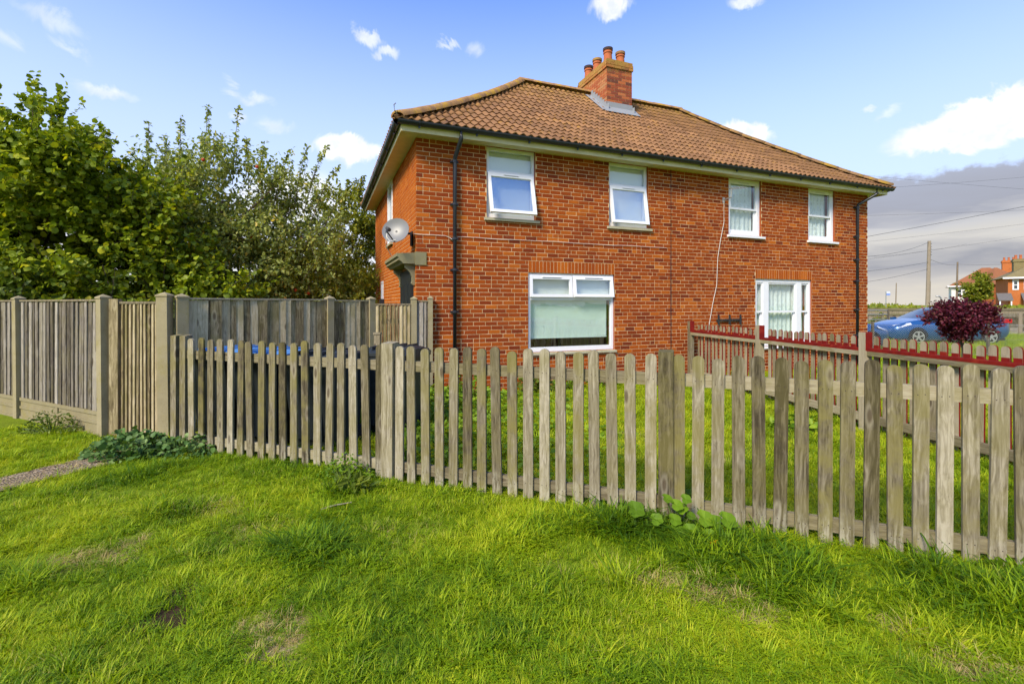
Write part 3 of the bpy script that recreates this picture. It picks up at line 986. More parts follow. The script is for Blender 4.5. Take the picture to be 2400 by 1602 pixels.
    # half-round gutters
    def gutter(A, B, outw):
        A = Vector(A); B = Vector(B); r = .064
        b = MB(); m_ = 8
        ring = [(r * math.cos(math.pi + math.pi * i / m_), r * math.sin(math.pi + math.pi * i / m_)) for i in range(m_ + 1)]
        ring2 = [(x * .88, z * .88) for x, z in ring]
        ow = Vector(outw)
        pt = lambda P, x, z: P + ow * x + Vector((0, 0, z))
        k = m_ + 1
        vs_ = [pt(A, *q) for q in ring] + [pt(B, *q) for q in ring] + [pt(A, *q) for q in ring2] + [pt(B, *q) for q in ring2]
        fs = [(i, i + 1, k + i + 1, k + i) for i in range(m_)] + [(2 * k + i, 3 * k + i, 3 * k + i + 1, 2 * k + i + 1) for i in range(m_)]
        fs += [(0, k, 3 * k, 2 * k), (m_, 2 * k + m_, 3 * k + m_, k + m_)]
        fs += [(i, 2 * k + i, 2 * k + i + 1, i + 1) for i in range(m_)] + [(k + i, k + i + 1, 3 * k + i + 1, 3 * k + i) for i in range(m_)]
        b.raw(vs_, fs)
        g = b.build('gutter', ['black_plastic'], house)
        L = (B - A).length; D = (B - A).normalized()
        s = .35
        bm = MB()
        bm.tube([(.0, -.060, .012)] + [(0, .062 * math.cos(math.pi + math.pi * i / 6), .062 * math.sin(math.pi + math.pi * i / 6)) for i in range(7)] + [(0, .07, .02)], .010, 5)
        bm.box(-.014, .014, -.012, .012, -.10, -.055)
        me = bm.mesh('bracket', ['black_plastic'])
        while s < L:
            p = A + D * s
            o = link('bracket', me, g); o.matrix_local = Matrix.Translation(p) @ Matrix((D, ow, Vector((0, 0, 1)))).transposed().to_4x4()
            s += .98
    gz = HZ + .115
    gutter((-.365, -.36, gz), (HW + .40, -.36, gz), (0, -1, 0))
    gutter((-.36, -.30, gz - .003), (-.36, HD + .35, gz - .003), (-1, 0, 0))
    gutter((HW + .36, -.30, gz - .003), (HW + .36, HD + .35, gz - .003), (1, 0, 0))
    # downpipes with swan necks and clips
    def pipe(x, xt):
        b = MB()
        b.tube([(xt, -.36, gz - .04), (xt, -.36, gz - .16), (xt + (x - xt) * .15, -.34, gz - .21), (x, -.085, gz - .42), (x, -.07, gz - .50), (x, -.07, .02)], .036, 12)
        p = b.build('downpipe', ['black_plastic'], house, True)
        c = MB()
        c.lathe([(.042, -.022), (.045, -.02), (.045, .02), (.042, .022)], 12, (0, 0, 0))
        c.box(-.07, .07, .02, .065, -.014, .014)
        me = c.mesh('clip', ['black_plastic'])
        for z in (4.06, 3.32, 2.72, 2.18, 1.45, .8):
            link('clip', me, p, (x, -.07, z))
    pipe(.655, .69); pipe(11.23, 11.52)


build_roof()


def build_chimney():
    x0, x1, y0, y1 = 5.34, 6.10, 2.38, 3.85
    b = MB(); b.box(x0 + .006, x1 - .006, y0 + .006, y1 - .006, 6.3, 7.93)
    ch = b.build('chimney', ['mortar'], house)
    br = MB()
    def course(za, zb, e, r):
        for face in range(4):
            L = (x1 - x0 if face % 2 == 0 else y1 - y0) + 2 * e
            k = 0; x = -(.1125 if r % 2 else 0.0)
            while x < L - .02:
                a_, c_ = max(x, 0), min(x + .225, L); x += .225
                if c_ - a_ < .03: continue
                if a_ > 0: a_ += .005
                if c_ < L: c_ -= .005
                t_ = random.uniform(.05, .85) if face != 3 else random.uniform(.55, 1)  # left face paler: its sunlit look is put into the brick tints
                if face == 0: br.box(x0 - e + a_, x0 - e + c_, y0 - e, y0 + .02, za, zb, 0, t_)
                elif face == 2: br.box(x0 - e + a_, x0 - e + c_, y1 - .02, y1 + e, za, zb, 0, t_)
                elif face == 1: br.box(x1 - .02, x1 + e, y0 - e + a_ + .003, y0 - e + c_ - .003, za, zb, 0, t_)
                else: br.box(x0 - e, x0 + .02, y0 - e + a_ + .003, y0 - e + c_ - .003, za, zb, 0, t_)
    z = 6.36; r = 0
    while z < 7.90:
        e = 0.0
        if z > 7.66: e = .028
        if z > 7.81: e = .014
        course(z, z + .065, e, r); z += .075; r += 1
    tag(br.build('brickwork', ['chimney_brick'], ch), kind='stuff')
    b = MB(); b.box(x0 - .01, x1 + .01, y0 - .01, y1 + .01, 7.90, 7.925)
    b.raw([(x0, y0, 7.925), (x1, y0, 7.925), (x1, y1, 7.925), (x0, y1, 7.925), (x0 + .2, y0 + .2, 7.99), (x1 - .2, y0 + .2, 7.99), (x1 - .2, y1 - .2, 7.99), (x0 + .2, y1 - .2, 7.99)],
          [(0, 1, 5, 4), (1, 2, 6, 5), (2, 3, 7, 6), (3, 0, 4, 7), (4, 5, 6, 7)])
    b.build('flaunching', ['old_stone'], ch)
    def pot(x, y, h, dark):
        p = MB()
        p.lathe([(.125, 0), (.118, .05), (.105, h * .62), (.105, h * .66), (.122, h * .70), (.122, h * .76), (.108, h * .80), (.118, h * .90), (.126, h * .93), (.126, h), (.10, h), (.095, h * .5)], 20, (0, 0, 0))
        o = p.build('pot', ['terracotta'], ch, False, (x, y, 7.90))
        q = MB(); q.lathe([(.128, h - .05), (.130, h - .045), (.130, h + .012), (.098, h + .014), (.095, h - .1)], 20)
        q.build('pot_rim', ['soot' if dark else 'ridge_tile'], o)
    pot(5.50, 2.60, .40, True); pot(5.90, 2.62, .38, False); pot(5.52, 3.16, .39, False); pot(5.50, 3.58, .38, True)
    # lead flashing: front apron and stepped side
    f = MB()
    za = prof_z(y0 - .16) + .075; zb = prof_z(y0) + .16
    pts = [(x0 - .16, y0 - .17, za), (x1 + .16, y0 - .17, za), (x1 + .10, y0 - .012, zb - .03), (x0 - .10, y0 - .012, zb - .03)]
    f.face(pts)
    f.face([(x0 - .012, y0 - .013, zb - .04), (x1 + .012, y0 - .013, zb - .04), (x1 + .012, y0 - .013, zb + .10), (x0 - .012, y0 - .013, zb + .10)])
    for sx, xx in ((-1, x0), (1, x1)):
        xo = xx + sx * .20; xi = xx + sx * .013
        yy = np.arange(y0 - .10, 3.25, .11)
        for k in range(len(yy) - 1):
            ya, yb = yy[k], yy[k + 1]
            z_ = prof_z(yb) + .19
            f.face([(xi, ya, prof_z(ya) + .04), (xi, yb, prof_z(yb) + .04), (xi, yb, z_), (xi, ya, z_ - .01)])
            f.face([(xo, ya, prof_z(ya) + .075), (xo, yb, prof_z(yb) + .075), (xi, yb, prof_z(yb) + .085), (xi, ya, prof_z(ya) + .085)])
    f.build('flashing', ['lead'], ch)


build_chimney()


def bars(b, x0, x1, z0, z1, w, y0, y1, wb=None, wt=None):
    """a rectangular frame of four bars in the wall plane"""
    wb = wb or w; wt = wt or w
    b.box(x0, x0 + w, y0, y1, z0, z1); b.box(x1 - w, x1, y0, y1, z0, z1)
    b.box(x0 + w, x1 - w, y0 + .001, y1 - .001, z0, z0 + wb); b.box(x0 + w, x1 - w, y0 + .001, y1 - .001, z1 - wt, z1)


def pane(x0, x1, z0, z1, y, parent, mat='window_glass', loc=None, rot=None):
    b = MB(); b.box(x0, x1, y, y + .006, z0, z1)
    return b.build('pane', [mat], parent, loc=loc, rot=rot)


def vent(xc, z, y, w, parent, rot=None, loc=None):
    b = MB(); b.box(xc - w / 2, xc + w / 2, y - .012, y, z - .010, z + .010); b.box(xc - w / 2 + .01, xc + w / 2 - .01, y - .0135, y - .0125, z - .012, z - .003, 1)
    return b.build('trickle_vent', ['upvc', 'galvanised'], parent)


def sill(x0, x1, z, th, out, parent, mat):
    b = MB()
    b.raw([(x0, -out, z - th), (x1, -out, z - th), (x1, .12, z - th), (x0, .12, z - th), (x0, -out, z - .012), (x1, -out, z - .012), (x1, .12, z + .006), (x0, .12, z + .006)],
          [(3, 2, 1, 0), (4, 5, 6, 7), (0, 1, 5, 4), (1, 2, 6, 5), (2, 3, 7, 6), (3, 0, 4, 7)])
    return b.build('sill', [mat], parent)


def top_hung(parent, x0, x1, z0, z1, y, ang, glass, vent_w):
    """opening light hinged at its head: everything built about the hinge"""
    s = MB(); bars(s, x0, x1, z0 - z1, 0, .055, -.03, .025, .055, .075)
    sash = s.build('sash', ['upvc'], parent, loc=(0, y, z1), rot=(-ang, 0, 0))
    # the glass and vent are pieces of the same window part, laid in the sash plane
    b = MB(); b.box(x0 + .05, x1 - .05, -.004, .002, z0 - z1 + .05, -.07)
    b.build('pane', [glass], parent, loc=(0, y, z1), rot=(-ang, 0, 0))
    b = MB(); xc = (x0 + x1) / 2
    b.box(xc - vent_w / 2, xc + vent_w / 2, -.042, -.03, -.045, -.026); b.box(xc - vent_w / 2 + .01, xc + vent_w / 2 - .01, -.0432, -.0422, -.047, -.040, 1)
    b.build('trickle_vent', ['upvc', 'galvanised'], parent, loc=(0, y, z1), rot=(-ang, 0, 0))


def casement(x0, x1, z0, z1, ang, glass):
    b = MB(); bars(b, x0 + .002, x1 - .002, z0 + .006, z1, .055, .045, .115, .075, .06)
    tz = 3.975
    b.box(x0 + .057, x1 - .057, .046, .114, tz - .035, tz + .045)
    w = b.build('window', ['upvc'], house)
    pane(x0 + .05, x1 - .05, tz + .04, z1 - .055, .078, w)
    top_hung(w, x0 + .03, x1 - .03, z0 + .05, tz - .005, .05, ang, glass, .30)
    sill(x0 - .05, x1 + .075, z0, .06, .055, w, 'sill_stone')
    return w


def sash_window(x0, x1, z0, z1, mid, sill_mat='upvc'):
    b = MB(); bars(b, x0 + .002, x1 - .002, z0 + .006, z1, .075, .040, .135, .035, .06)
    w = b.build('window', ['upvc'], house)
    s = MB(); bars(s, x0 + .07, x1 - .07, mid - .02, z1 - .06, .045, .050, .080, .045, .055); s.build('sash', ['upvc'], w)
    s = MB(); bars(s, x0 + .075, x1 - .075, z0 + .035, mid + .02, .055, .088, .118, .095, .045); s.build('sash', ['upvc'], w)
    pane(x0 + .11, x1 - .11, mid + .02, z1 - .11, .062, w)
    pane(x0 + .125, x1 - .125, z0 + .125, mid - .02, .100, w)
    vent((x0 + x1) / 2, z1 - .075, .05, .34, w)
    sill(x0 - .05, x1 + .08, z0, .06, .06, w, sill_mat)
    return w


def curtain_sheet(name, x0, x1, z0, z1, y, mat, fold, label, cat, group=None, skew=0.0):
    """hanging cloth behind a window: its own thing, placed in the house's frame"""
    n = max(2, int((x1 - x0) / .02)) if fold else 24
    b = MB()
    P = lambda i, k: (0 + (x1 - x0) * i / n, fold * math.sin(i * .9) + fold * .5 * math.sin(i * .37 + 1) , (z1 - z0) * k - skew * (1 - k) * (i / n))
    for i in range(n):
        b.face([P(i, 0), P(i + 1, 0), P(i + 1, 1), P(i, 1)])
        q = [P(i, 0), P(i + 1, 0), P(i + 1, 1), P(i, 1)]
        b.face([(p[0], p[1] + .003, p[2]) for p in reversed(q)])
    b.face([P(0, 0), P(n, 0), (P(n, 0)[0], P(n, 0)[1] + .003, P(n, 0)[2]), (0, P(0, 0)[1] + .003, 0)])
    if not fold:
        b.box(0, x1 - x0, -.008, .012, -.02 - skew * .5, .004 - skew * .5)
    o = b.build(name, [mat], None, bool(fold), HL(x0, y, z0), (0, 0, HA))
    return tag(o, label, cat, group)


def build_windows():
    casement(1.262, 2.222, 3.15, HZ, R(13.5), 'sky_glass')
    casement(3.842, 4.785, 3.15, HZ, R(9), 'sky_glass')
    curtain_sheet('roller_blind', 1.30, 2.19, 3.22, 4.38, .145, 'white_blind', 0, 'white blind behind the widest-open upstairs window above the mint blind', 'blind')
    curtain_sheet('roller_blind', 3.88, 4.75, 3.22, 4.38, .145, 'white_blind', 0, 'white blind behind the open upstairs window next to the dark wall joint', 'blind')
    sash_window(6.98, 7.96, 3.15, HZ, 3.755); sash_window(9.53, 10.475, 3.15, HZ, 3.762)
    curtain_sheet('net_curtain', 7.06, 7.84, 3.2, 4.36, .165, 'net_curtain', .012, 'patterned white net curtain in the upstairs sash window beside the TV aerial', 'curtain', 'net curtains')
    curtain_sheet('net_curtain', 9.61, 10.36, 3.2, 4.36, .165, 'net_curtain', .012, 'patterned white net curtain in the upstairs sash window by the end downpipe', 'curtain', 'net curtains')
    # big lower window with two opening lights over one fixed pane
    x0, x1, z0, z1 = 2.080, 3.965, .675, 2.175
    b = MB(); bars(b, x0 + .002, x1 - .002, z0 + .006, z1, .055, .035, .105, .085, .05)
    b.box(x0 + .057, x1 - .057, .036, .104, 1.665, 1.735); b.box(2.998, 3.050, .037, .103, 1.735, z1 - .05)
    w = b.build('window', ['upvc'], house)
    pane(x0 + .05, x1 - .05, z0 + .08, 1.67, .068, w)
    top_hung(w, x0 + .04, 3.015, 1.715, z1 - .045, .042, R(3), 'window_glass', .40)
    top_hung(w, 3.035, x1 - .03, 1.715, z1 - .045, .042, R(9), 'window_glass', .40)
    sill(x0 - .03, x1 + .03, z0, .05, .05, w, 'sill_stone')
    curtain_sheet('roller_blind', 2.155, 3.86, .935, 1.70, .135, 'blind_fabric', 0, 'pale mint roller blind pulled most of the way down in the big ground floor window', 'blind', skew=-.02)
    curtain_sheet('roller_blind', 2.12, 3.93, 1.72, 2.13, .15, 'white_blind', 0, 'short white blind behind the two small top lights over the mint blind', 'blind')
    # three-part sash window
    x0, x1, z0, z1 = 7.790, 9.640, .600, 2.175
    b = MB(); bars(b, x0 + .002, x1 - .002, z0 + .006, z1, .065, .030, .130, .06, .085)
    b.box(8.065, 8.235, .031, .129, z0 + .06, z1 - .085); b.box(9.150, 9.320, .031, .129, z0 + .06, z1 - .085)
    w = b.build('window', ['upvc'], house)
    mid = 1.412
    for a_, c_ in ((x0 + .06, 8.07), (8.23, 9.155), (9.315, x1 - .06)):
        s = MB(); bars(s, a_, c_, mid - .025, z1 - .08, .035, .045, .075, .045, .04); s.build('sash', ['upvc'], w)
        s = MB(); bars(s, a_ + .004, c_ - .004, z0 + .05, mid + .02, .040, .082, .112, .085, .045); s.build('sash', ['upvc'], w)
        pane(a_ + .03, c_ - .03, mid + .015, z1 - .11, .058, w)
        pane(a_ + .04, c_ - .04, z0 + .13, mid - .02, .094, w)
    sill(x0 - .03, x1 + .03, z0, .05, .05, w, 'upvc')
    curtain_sheet('net_curtain', 7.86, 9.57, .66, 2.12, .17, 'net_curtain', .012, 'wide patterned net curtain behind the three-part ground floor window', 'curtain', 'net curtains')
    # side wall windows (frame plane x = .02 into the wall)
    def side_window(s0, s1, z0, z1):
        b = MB()
        for a_, c_, p, q in ((s0, s0 + .06, z0, z1), (s1 - .06, s1, z0, z1), (s0 + .06, s1 - .06, z0, z0 + .06), (s0 + .06, s1 - .06, z1 - .06, z1)):
            b.box(-.025, .06, a_ + .002, c_ - .002, p, q)
        w = b.build('window', ['upvc'], house)
        g = MB(); g.box(.02, .026, s0 + .05, s1 - .05, z0 + .05, z1 - .05); g.build('pane', ['window_glass'], w)
        g = MB(); g.box(-.06, .08, s0 - .04, s1 + .04, z0 - .05, z0); g.build('sill', ['sill_stone'], w)
    side_window(2.95, 3.75, 3.0, HZ); side_window(4.75, 5.15, 1.60, 2.20)


build_windows()


def build_side_details():
    # stone hood on scrolled brackets over the side door, its end block let into the front wall
    b = MB()
    prof = [(.0, 2.27), (-.22, 2.27), (-.24, 2.30), (-.29, 2.33), (-.29, 2.37), (-.32, 2.39), (-.32, 2.44), (.0, 2.46)]
    n = len(prof); s0, s1 = .02, 1.74
    vs_ = [(x, s0, z) for x, z in prof] + [(x, s1, z) for x, z in prof]
    b.raw(vs_, [tuple(range(n)), tuple(range(2 * n - 1, n - 1, -1))] + [((i + 1) % n, i, i + n, (i + 1) % n + n) for i in range(n)])
    hood = b.build('door_hood', ['old_stone'], house)
    q = MB(); q.box(-.02, .17, -.022, .03, 2.25, 2.47); q.build('end_block', ['old_stone'], hood)
    for sc_ in (.10, 1.50):
        k = MB()
        pr = [(.0, 2.27), (-.17, 2.27), (-.172, 2.21), (-.13, 2.17), (-.08, 2.12), (-.055, 2.05), (-.05, 1.98), (-.065, 1.94), (-.04, 1.91), (.0, 1.91)]
        m_ = len(pr)
        k.raw([(x, sc_, z) for x, z in pr] + [(x, sc_ + .09, z) for x, z in pr],
              [tuple(range(m_)), tuple(range(2 * m_ - 1, m_ - 1, -1))] + [((i + 1) % m_, i, i + m_, (i + 1) % m_ + m_) for i in range(m_)])
        k.build('corbel', ['old_stone'], hood)
    # the side door stands ajar-looking in a shallow recess
    d = MB(); d.box(-.055, .02, .24, 1.44, .02, 2.20)
    for a_, c_, p, q_ in ((.52, .86, .2, .95), (.94, 1.28, .2, .95), (.52, .86, 1.1, 1.95), (.94, 1.28, 1.1, 1.95)):
        d.box(-.066, -.055, a_, c_, p, q_)
    dr = d.build('door', ['door_black'], house)
    h = MB(); h.tube([(-.03, .46, 1.02), (-.07, .46, 1.02), (-.07, .58, 1.02)], .01, 6); h.build('handle', ['galvanised'], dr)
    m = MB(); m.box(-.10, -.008, 4.55, 4.85, 1.35, 1.72); m.build('meter_box', ['black_plastic'], house)


build_side_details()


def build_dish():
    P = HL(-.40, .02, 2.80)
    root = thing('satellite_dish', 'grey satellite dish on a wall bracket above the stone door hood', 'satellite dish', tuple(HL(-.02, .30, 2.72)), 0)
    base = HL(-.02, .30, 2.72)
    C = HL(-.34, .06, 2.83) - base
    n = Vector((-.10, -.90, .30)).normalized()                 # the hollow side looks this way
    X = Vector((0, 0, 1)).cross(n).normalized(); Y = n.cross(X)
    b = MB(); rings, seg = 5, 24
    pts = []
    for r in range(rings + 1):
        q = r / rings
        for k in range(seg):
            a = 2 * math.pi * k / seg
            pts.append(C + X * (.235 * q * math.cos(a)) + Y * (.225 * q * math.sin(a)) + n * (.055 * q * q - .055))
    back = [p - n * .008 for p in pts]
    fs = []
    for r in range(rings):
        for k in range(seg):
            k2 = (k + 1) % seg
            fs.append((r * seg + k, r * seg + k2, (r + 1) * seg + k2, (r + 1) * seg + k))
    N = len(pts)
    b.raw(pts, [f[::-1] for f in fs]); b.raw(back, fs)
    b.raw([p for p in pts[-seg:]] + [p for p in back[-seg:]], [(k, (k + 1) % seg, seg + (k + 1) % seg, seg + k) for k in range(seg)])
    b.build('reflector', ['dish_grey'], root, True)
    a = MB(); tip = C + n * .34 - Y * .20
    a.tube([C - Y * .21 + n * .01, tip], .011, 6); a.build('feed_arm', ['dark_metal'], root)
    f = MB(); f.tube([tip + Y * .05 + n * .02, tip + Y * .075 - n * .09], [.028, .032], 10); f.tube([tip - Y * .02, tip + Y * .06], .022, 8); f.build('receiver', ['dark_metal'], root)
    k = MB(); k.tube([C - n * .05, C - n * .11, Vector((0.0, 0, .10))], .02, 8); k.tube([(0, 0, -.12), (0, 0, .14)], .018, 8); k.box(-.02, .012, -.07, .07, -.12, .12)
    k.build('bracket', ['dark_metal'], root)
    c = MB()
    c.tube([tip, tip + Vector((0, 0, -.09)), tip + Vector((.05, .0, -.16)), tip + Vector((.13, .03, -.13)), C - Y * .2], .008, 6)
    c.tube([tip, tip + Vector((-.02, .02, -.18)), tip + Vector((-.04, .12, -.24)), tip + Vector((.0, .30, -.36))], .006, 6)
    c.build('cable', ['white_cable'], root)


def build_aerial():
    root = thing('television_aerial', 'small grey TV aerial on the brick beside an upstairs sash window', 'aerial', tuple(HL(6.82, 0, 3.90)), HA)
    b = MB(); b.tube([(0, -.01, 0), (0, -.22, .02), (0, -.24, .20)], .014, 6); b.box(-.03, .03, -.015, .0, -.06, .06); b.build('mast', ['galvanised'], root)
    b = MB(); b.tube([(-.06, -.22, .20), (.30, -.34, .24)], .010, 6); b.build('boom', ['dish_grey'], root)
    for k in range(6):
        p = Vector((-.03 + .062 * k, -.23 - .021 * k, .205 + .006 * k))
        e = MB(); e.tube([p + Vector((-.03, -.11, -.05)), p + Vector((.03, .11, .05))], .005, 5); e.build('element', ['galvanised'], root)
    c = MB()
    c.tube([(0, -.02, -.02), (.0, -.02, -.5), (-.10, -.02, -.9), (-.18, -.02, -1.3), (-.21, -.02, -1.9), (-.32, -.02, -2.3), (-.42, -.02, -2.75), (-.50, -.02, -3.2)], .006, 5)
    c.build('cable', ['white_cable'], root)


def build_wall_bits():
    root = thing('wall_bracket', 'dark green three-pronged metal bracket on the brick above the red railing', 'bracket', tuple(HL(6.95, 0, 1.15)), HA)
    b = MB(); b.box(-.335, .335, -.05, -.02, .06, .10); b.build('crossbar', ['dark_metal'], root)
    for x in (-.32, 0, .32):
        b = MB(); b.box(x - .022, x + .022, -.065, -.05, -.02, .20); b.box(x - .018, x + .018, -.05, .0, .05, .09); b.build('prong', ['dark_metal'], root)
    root = thing('floodlight', 'white security floodlight on the far corner of the brick house', 'floodlight', tuple(HL(HW, .35, 2.40)), HA)
    b = MB(); b.box(0, .05, -.07, .07, -.12, .10); b.build('base', ['upvc'], root)
    b = MB(); b.box(.05, .22, -.10, .10, .03, .11); b.box(.06, .12, -.03, .03, -.02, .03); b.build('lamp_head', ['upvc'], root)
    b = MB(); b.lathe([(.03, -.08), (.035, -.04), (.03, 0.0)], 10, (.10, 0, -.02)); b.build('sensor', ['lamp_clear'], root)


build_dish(); build_aerial(); build_wall_bits()

# ------------------------------------------------------------------ fences
def picket_mesh(w, h, th, mats, nails, tint=.5, tilt=0.0):
    b = MB(); r = w / 2; n = 8
    poly = [(-r, 0), (r, 0), (r, h - r * .85)] + [(r * math.cos(math.pi * i / n), h - r * .85 + r * .85 * math.sin(math.pi * i / n)) for i in range(1, n)] + [(-r, h - r * .85)]
    b.prism(poly, -th / 2, th / 2, 0, tint)
    for z in nails:
        for x in (-.018, .019):
            xo = x + random.uniform(-.004, .004); zo = z + random.uniform(-.006, .006)
            b.raw([(xo + .0036 * math.cos(k * math.pi / 3), -th / 2 - .0012, zo + .0036 * math.sin(k * math.pi / 3)) for k in range(6)], [tuple(range(6))], len(mats) - 1)
    return b.mesh('picket', mats)


def build_front_fence():
    root = thing('picket_fence', 'low weathered round-topped picket fence running across the front lawn', 'fence', tuple(FP(1.2)), FA)
    L = lambda s, off=0.0, z=0.0: (s - 1.2, -off, z)         # local: x along the fence, -y to the street
    kinds = [picket_mesh(.080, h, .021, ['picket_wood', 'soot'], (1.02, .13)) for h in (1.205, 1.21, 1.215, 1.20)]
    S = [1.507 + .1415 * i for i in range(18)] + [4.118 + .1346 * i for i in range(17)] + [6.470 + .1305 * i - .00022 * i * i for i in range(26)]
    for s in S:
        link('picket', random.choice(kinds), root, L(s + random.uniform(-.005, .005), .025, random.uniform(-.012, .012)),
             (random.uniform(-.010, .010), random.gauss(0, .009), random.uniform(-.035, .035)))
    def post(s, w, h, off=-.03):
        b = MB(); b.box(-w / 2, w / 2, -w / 2, w / 2, -.05, h)
        b.raw([(-w / 2, -w / 2, h), (w / 2, -w / 2, h), (w / 2, w / 2, h + .012), (-w / 2, w / 2, h + .012)], [(0, 1, 2, 3), (1, 0, 0, 1)][:1])
        link('post', b.mesh('post', ['picket_wood']), root, L(s, off), (0, random.uniform(-.006, .006), random.uniform(-.02, .02)))
    post(1.238, .085, 1.23, .0); post(1.366, .085, 1.23, -.01); post(4.005, .115, 1.225, .0); post(6.385, .105, 1.228, .005); post(8.95, .105, 1.225)
    def rail(s0, s1, z):
        b = MB(); b.box(-(s1 - s0) / 2, (s1 - s0) / 2, -.019, .019, -.045, .045)
        link('rail', b.mesh('rail', ['rail_wood']), root, L((s0 + s1) / 2, -.006, z), (0, random.uniform(-.003, .003), 0))
    for s0, s1 in ((1.41, 3.945), (4.065, 6.33), (6.44, 8.89)):
        rail(s0, s1, 1.025); rail(s0, s1, .125)


def build_red_fence():
    P0 = Vector((3.78, 10.06, 0)); D = Vector((.158, -.9874, 0))
    ang = math.atan2(D.y, D.x)
    root = thing('picket_fence', 'garden dividing picket fence with red-painted rail and picket edges', 'fence', tuple(P0), ang)
    # local x runs from the house towards the street; -y is the near (unpainted) side
    def rp():
        b = MB(); w, h, th = .072, 1.17, .020; r = w / 2; n = 8
        poly = [(-r, .05), (r, .05), (r, h - r * .9)] + [(r * math.cos(math.pi * i / n), h - r * .9 + r * .9 * math.sin(math.pi * i / n)) for i in range(1, n)] + [(-r, h - r * .9)]
        m_ = len(poly)
        vs_ = [(x, -th / 2, z) for x, z in poly] + [(x, th / 2, z) for x, z in poly]
        b.raw(vs_, [tuple(range(m_))], 0)
        b.raw(vs_, [tuple(range(2 * m_ - 1, m_ - 1, -1))] + [((i + 1) % m_, i, i + m_, (i + 1) % m_ + m_) for i in range(m_)], 1)
        # brush marks of red just above the rail
        b.box(-r + .001, r - .001, -th / 2 - .0015, -th / 2 + .001, 1.02, 1.062, 1)
        return b.mesh('picket', ['bare_pine', 'red_paint'])
    me = rp()
    s = .24
    while s < 9.0:
        if min(abs(s - q) for q in (0, 2.17, 4.14, 6.2)) > .075:
            link('picket', me, root, (s, .055, random.uniform(-.01, .01)), (random.uniform(-.006, .006), random.gauss(0, .006), random.uniform(-.02, .02)))
        s += .125 if s < 2.2 else .112
    for s in (0.0, 2.17, 4.14, 6.2):
        b = MB(); b.box(-.048, .048, -.048, .048, -.05, 1.225)
        b.box(-.050, .050, .005, .052, .98, 1.228, 1)
        b.box(.0483, .0503, -.046, .05, 1.0, 1.226, 1)
        link('post', b.mesh('post', ['bare_pine', 'red_paint']), root, (s, 0, 0), (0, 0, random.uniform(-.02, .02)))
    for s0, s1 in ((.05, 2.12), (2.22, 4.09), (4.19, 6.15), (6.25, 9.0)):
        for z in (.98, .16):
            b = MB(); l = (s1 - s0) / 2
            if z > .5:
                b.box(-l, l, -.030, .0, -.045, .012, 0); b.box(-l, l, -.031, .0, .012, .046, 1); b.box(-l, l, 0.0, .043, -.044, .050, 1)
            else:
                b.box(-l, l, -.030, .043, -.045, .045, 0)
            link('rail', b.mesh('rail', ['rail_wood', 'red_paint']), root, ((s0 + s1) / 2, 0, z), (0, random.uniform(-.003, .003), 0))


def feather_board(w, h, mat):
    """tapered board: thick on one edge, thin on the other"""
    b = MB()
    b.prism([(-w / 2, 0), (w / 2, 0), (w / 2, h), (-w / 2, h)], -.004, .004)
    vs_ = [(-w / 2, -.006, 0), (w / 2, -.020, 0), (w / 2, .0, 0), (-w / 2, .0, 0)]
    b = MB()
    b.raw(vs_ + [(x, y, h) for x, y, z in vs_], [(0, 1, 5, 4), (1, 2, 6, 5), (2, 3, 7, 6), (3, 0, 4, 7), (4, 5, 6, 7), (3, 2, 1, 0)])
    return b.mesh('board', [mat])


def concrete_post(w, h, cap=.035):
    b = MB(); b.box(-w / 2, w / 2, -w / 2, w / 2, -.05, h)
    e = w / 2 + .008
    b.box(-e, e, -e, e, h, h + .018)
    b.raw([(-e, -e, h + .018), (e, -e, h + .018), (e, e, h + .018), (-e, e, h + .018), (0, 0, h + .018 + cap)], [(0, 1, 4), (1, 2, 4), (2, 3, 4), (3, 0, 4)])
    return b.mesh('post', ['post_concrete'])


def panel(root, A, B, z0, z1, mat, pitch, gravel=True, cap=True, off=0.0, boardw=None):
    """boards, capping and gravel board between two points (all children of root, in root space)"""
    A = Vector(A); B = Vector(B); d = (B - A); L = d.length; d.normalize(); ang = math.atan2(d.y, d.x)
    n = max(2, int(round(L / pitch))); w = L / n
    bw = boardw or w * 1.18
    kinds = [feather_board(bw, z1 - z0, mat) for _ in range(2)]
    for k in range(n):
        p = A + d * (w * (k + .5) + random.uniform(-.012, .012) * (0 < k < n - 1))
        o = link('board', kinds[k % 2], root, (p.x, p.y, z0 + random.uniform(-.012, .004)), (random.uniform(-.008, .008), random.gauss(0, .005), ang + random.uniform(-.06, .06)))
        o.scale.x = random.uniform(.95, 1.22) if 0 < k < n - 1 else 1.0
    c = (A + B) / 2
    if cap:
        b = MB(); b.box(-L / 2, L / 2, -.028, .028, 0, .022); link('capping', b.mesh('capping', ['bare_pine']), root, (c.x, c.y, z1), (0, 0, ang))
    for z in (z0 + .16, z1 - .25):
        b = MB(); b.box(-L / 2, L / 2, .002, .045, -.04, .04); link('rail', b.mesh('rail', ['rail_wood']), root, (c.x, c.y, z), (0, 0, ang))
    if gravel:
        b = MB(); b.box(-L / 2, L / 2, -.012, .022, -.03, z0 - .008)
        h = z0 - .008
        for a_, c_, p, q in ((-L / 2, L / 2, .0, .035), (-L / 2, L / 2, h - .045, h), (-L / 2, L / 2, h * .48, h * .48 + .035), (-.03, .03, .036, h * .47), (-.03, .03, h * .48 + .036, h - .046)):
            b.box(a_ + .002, c_ - .002, -.026, -.011, p + .001, q - .001)
        link('gravel_board', b.mesh('gravel_board', ['gravel_board']), root, (c.x, c.y, 0), (0, 0, ang))


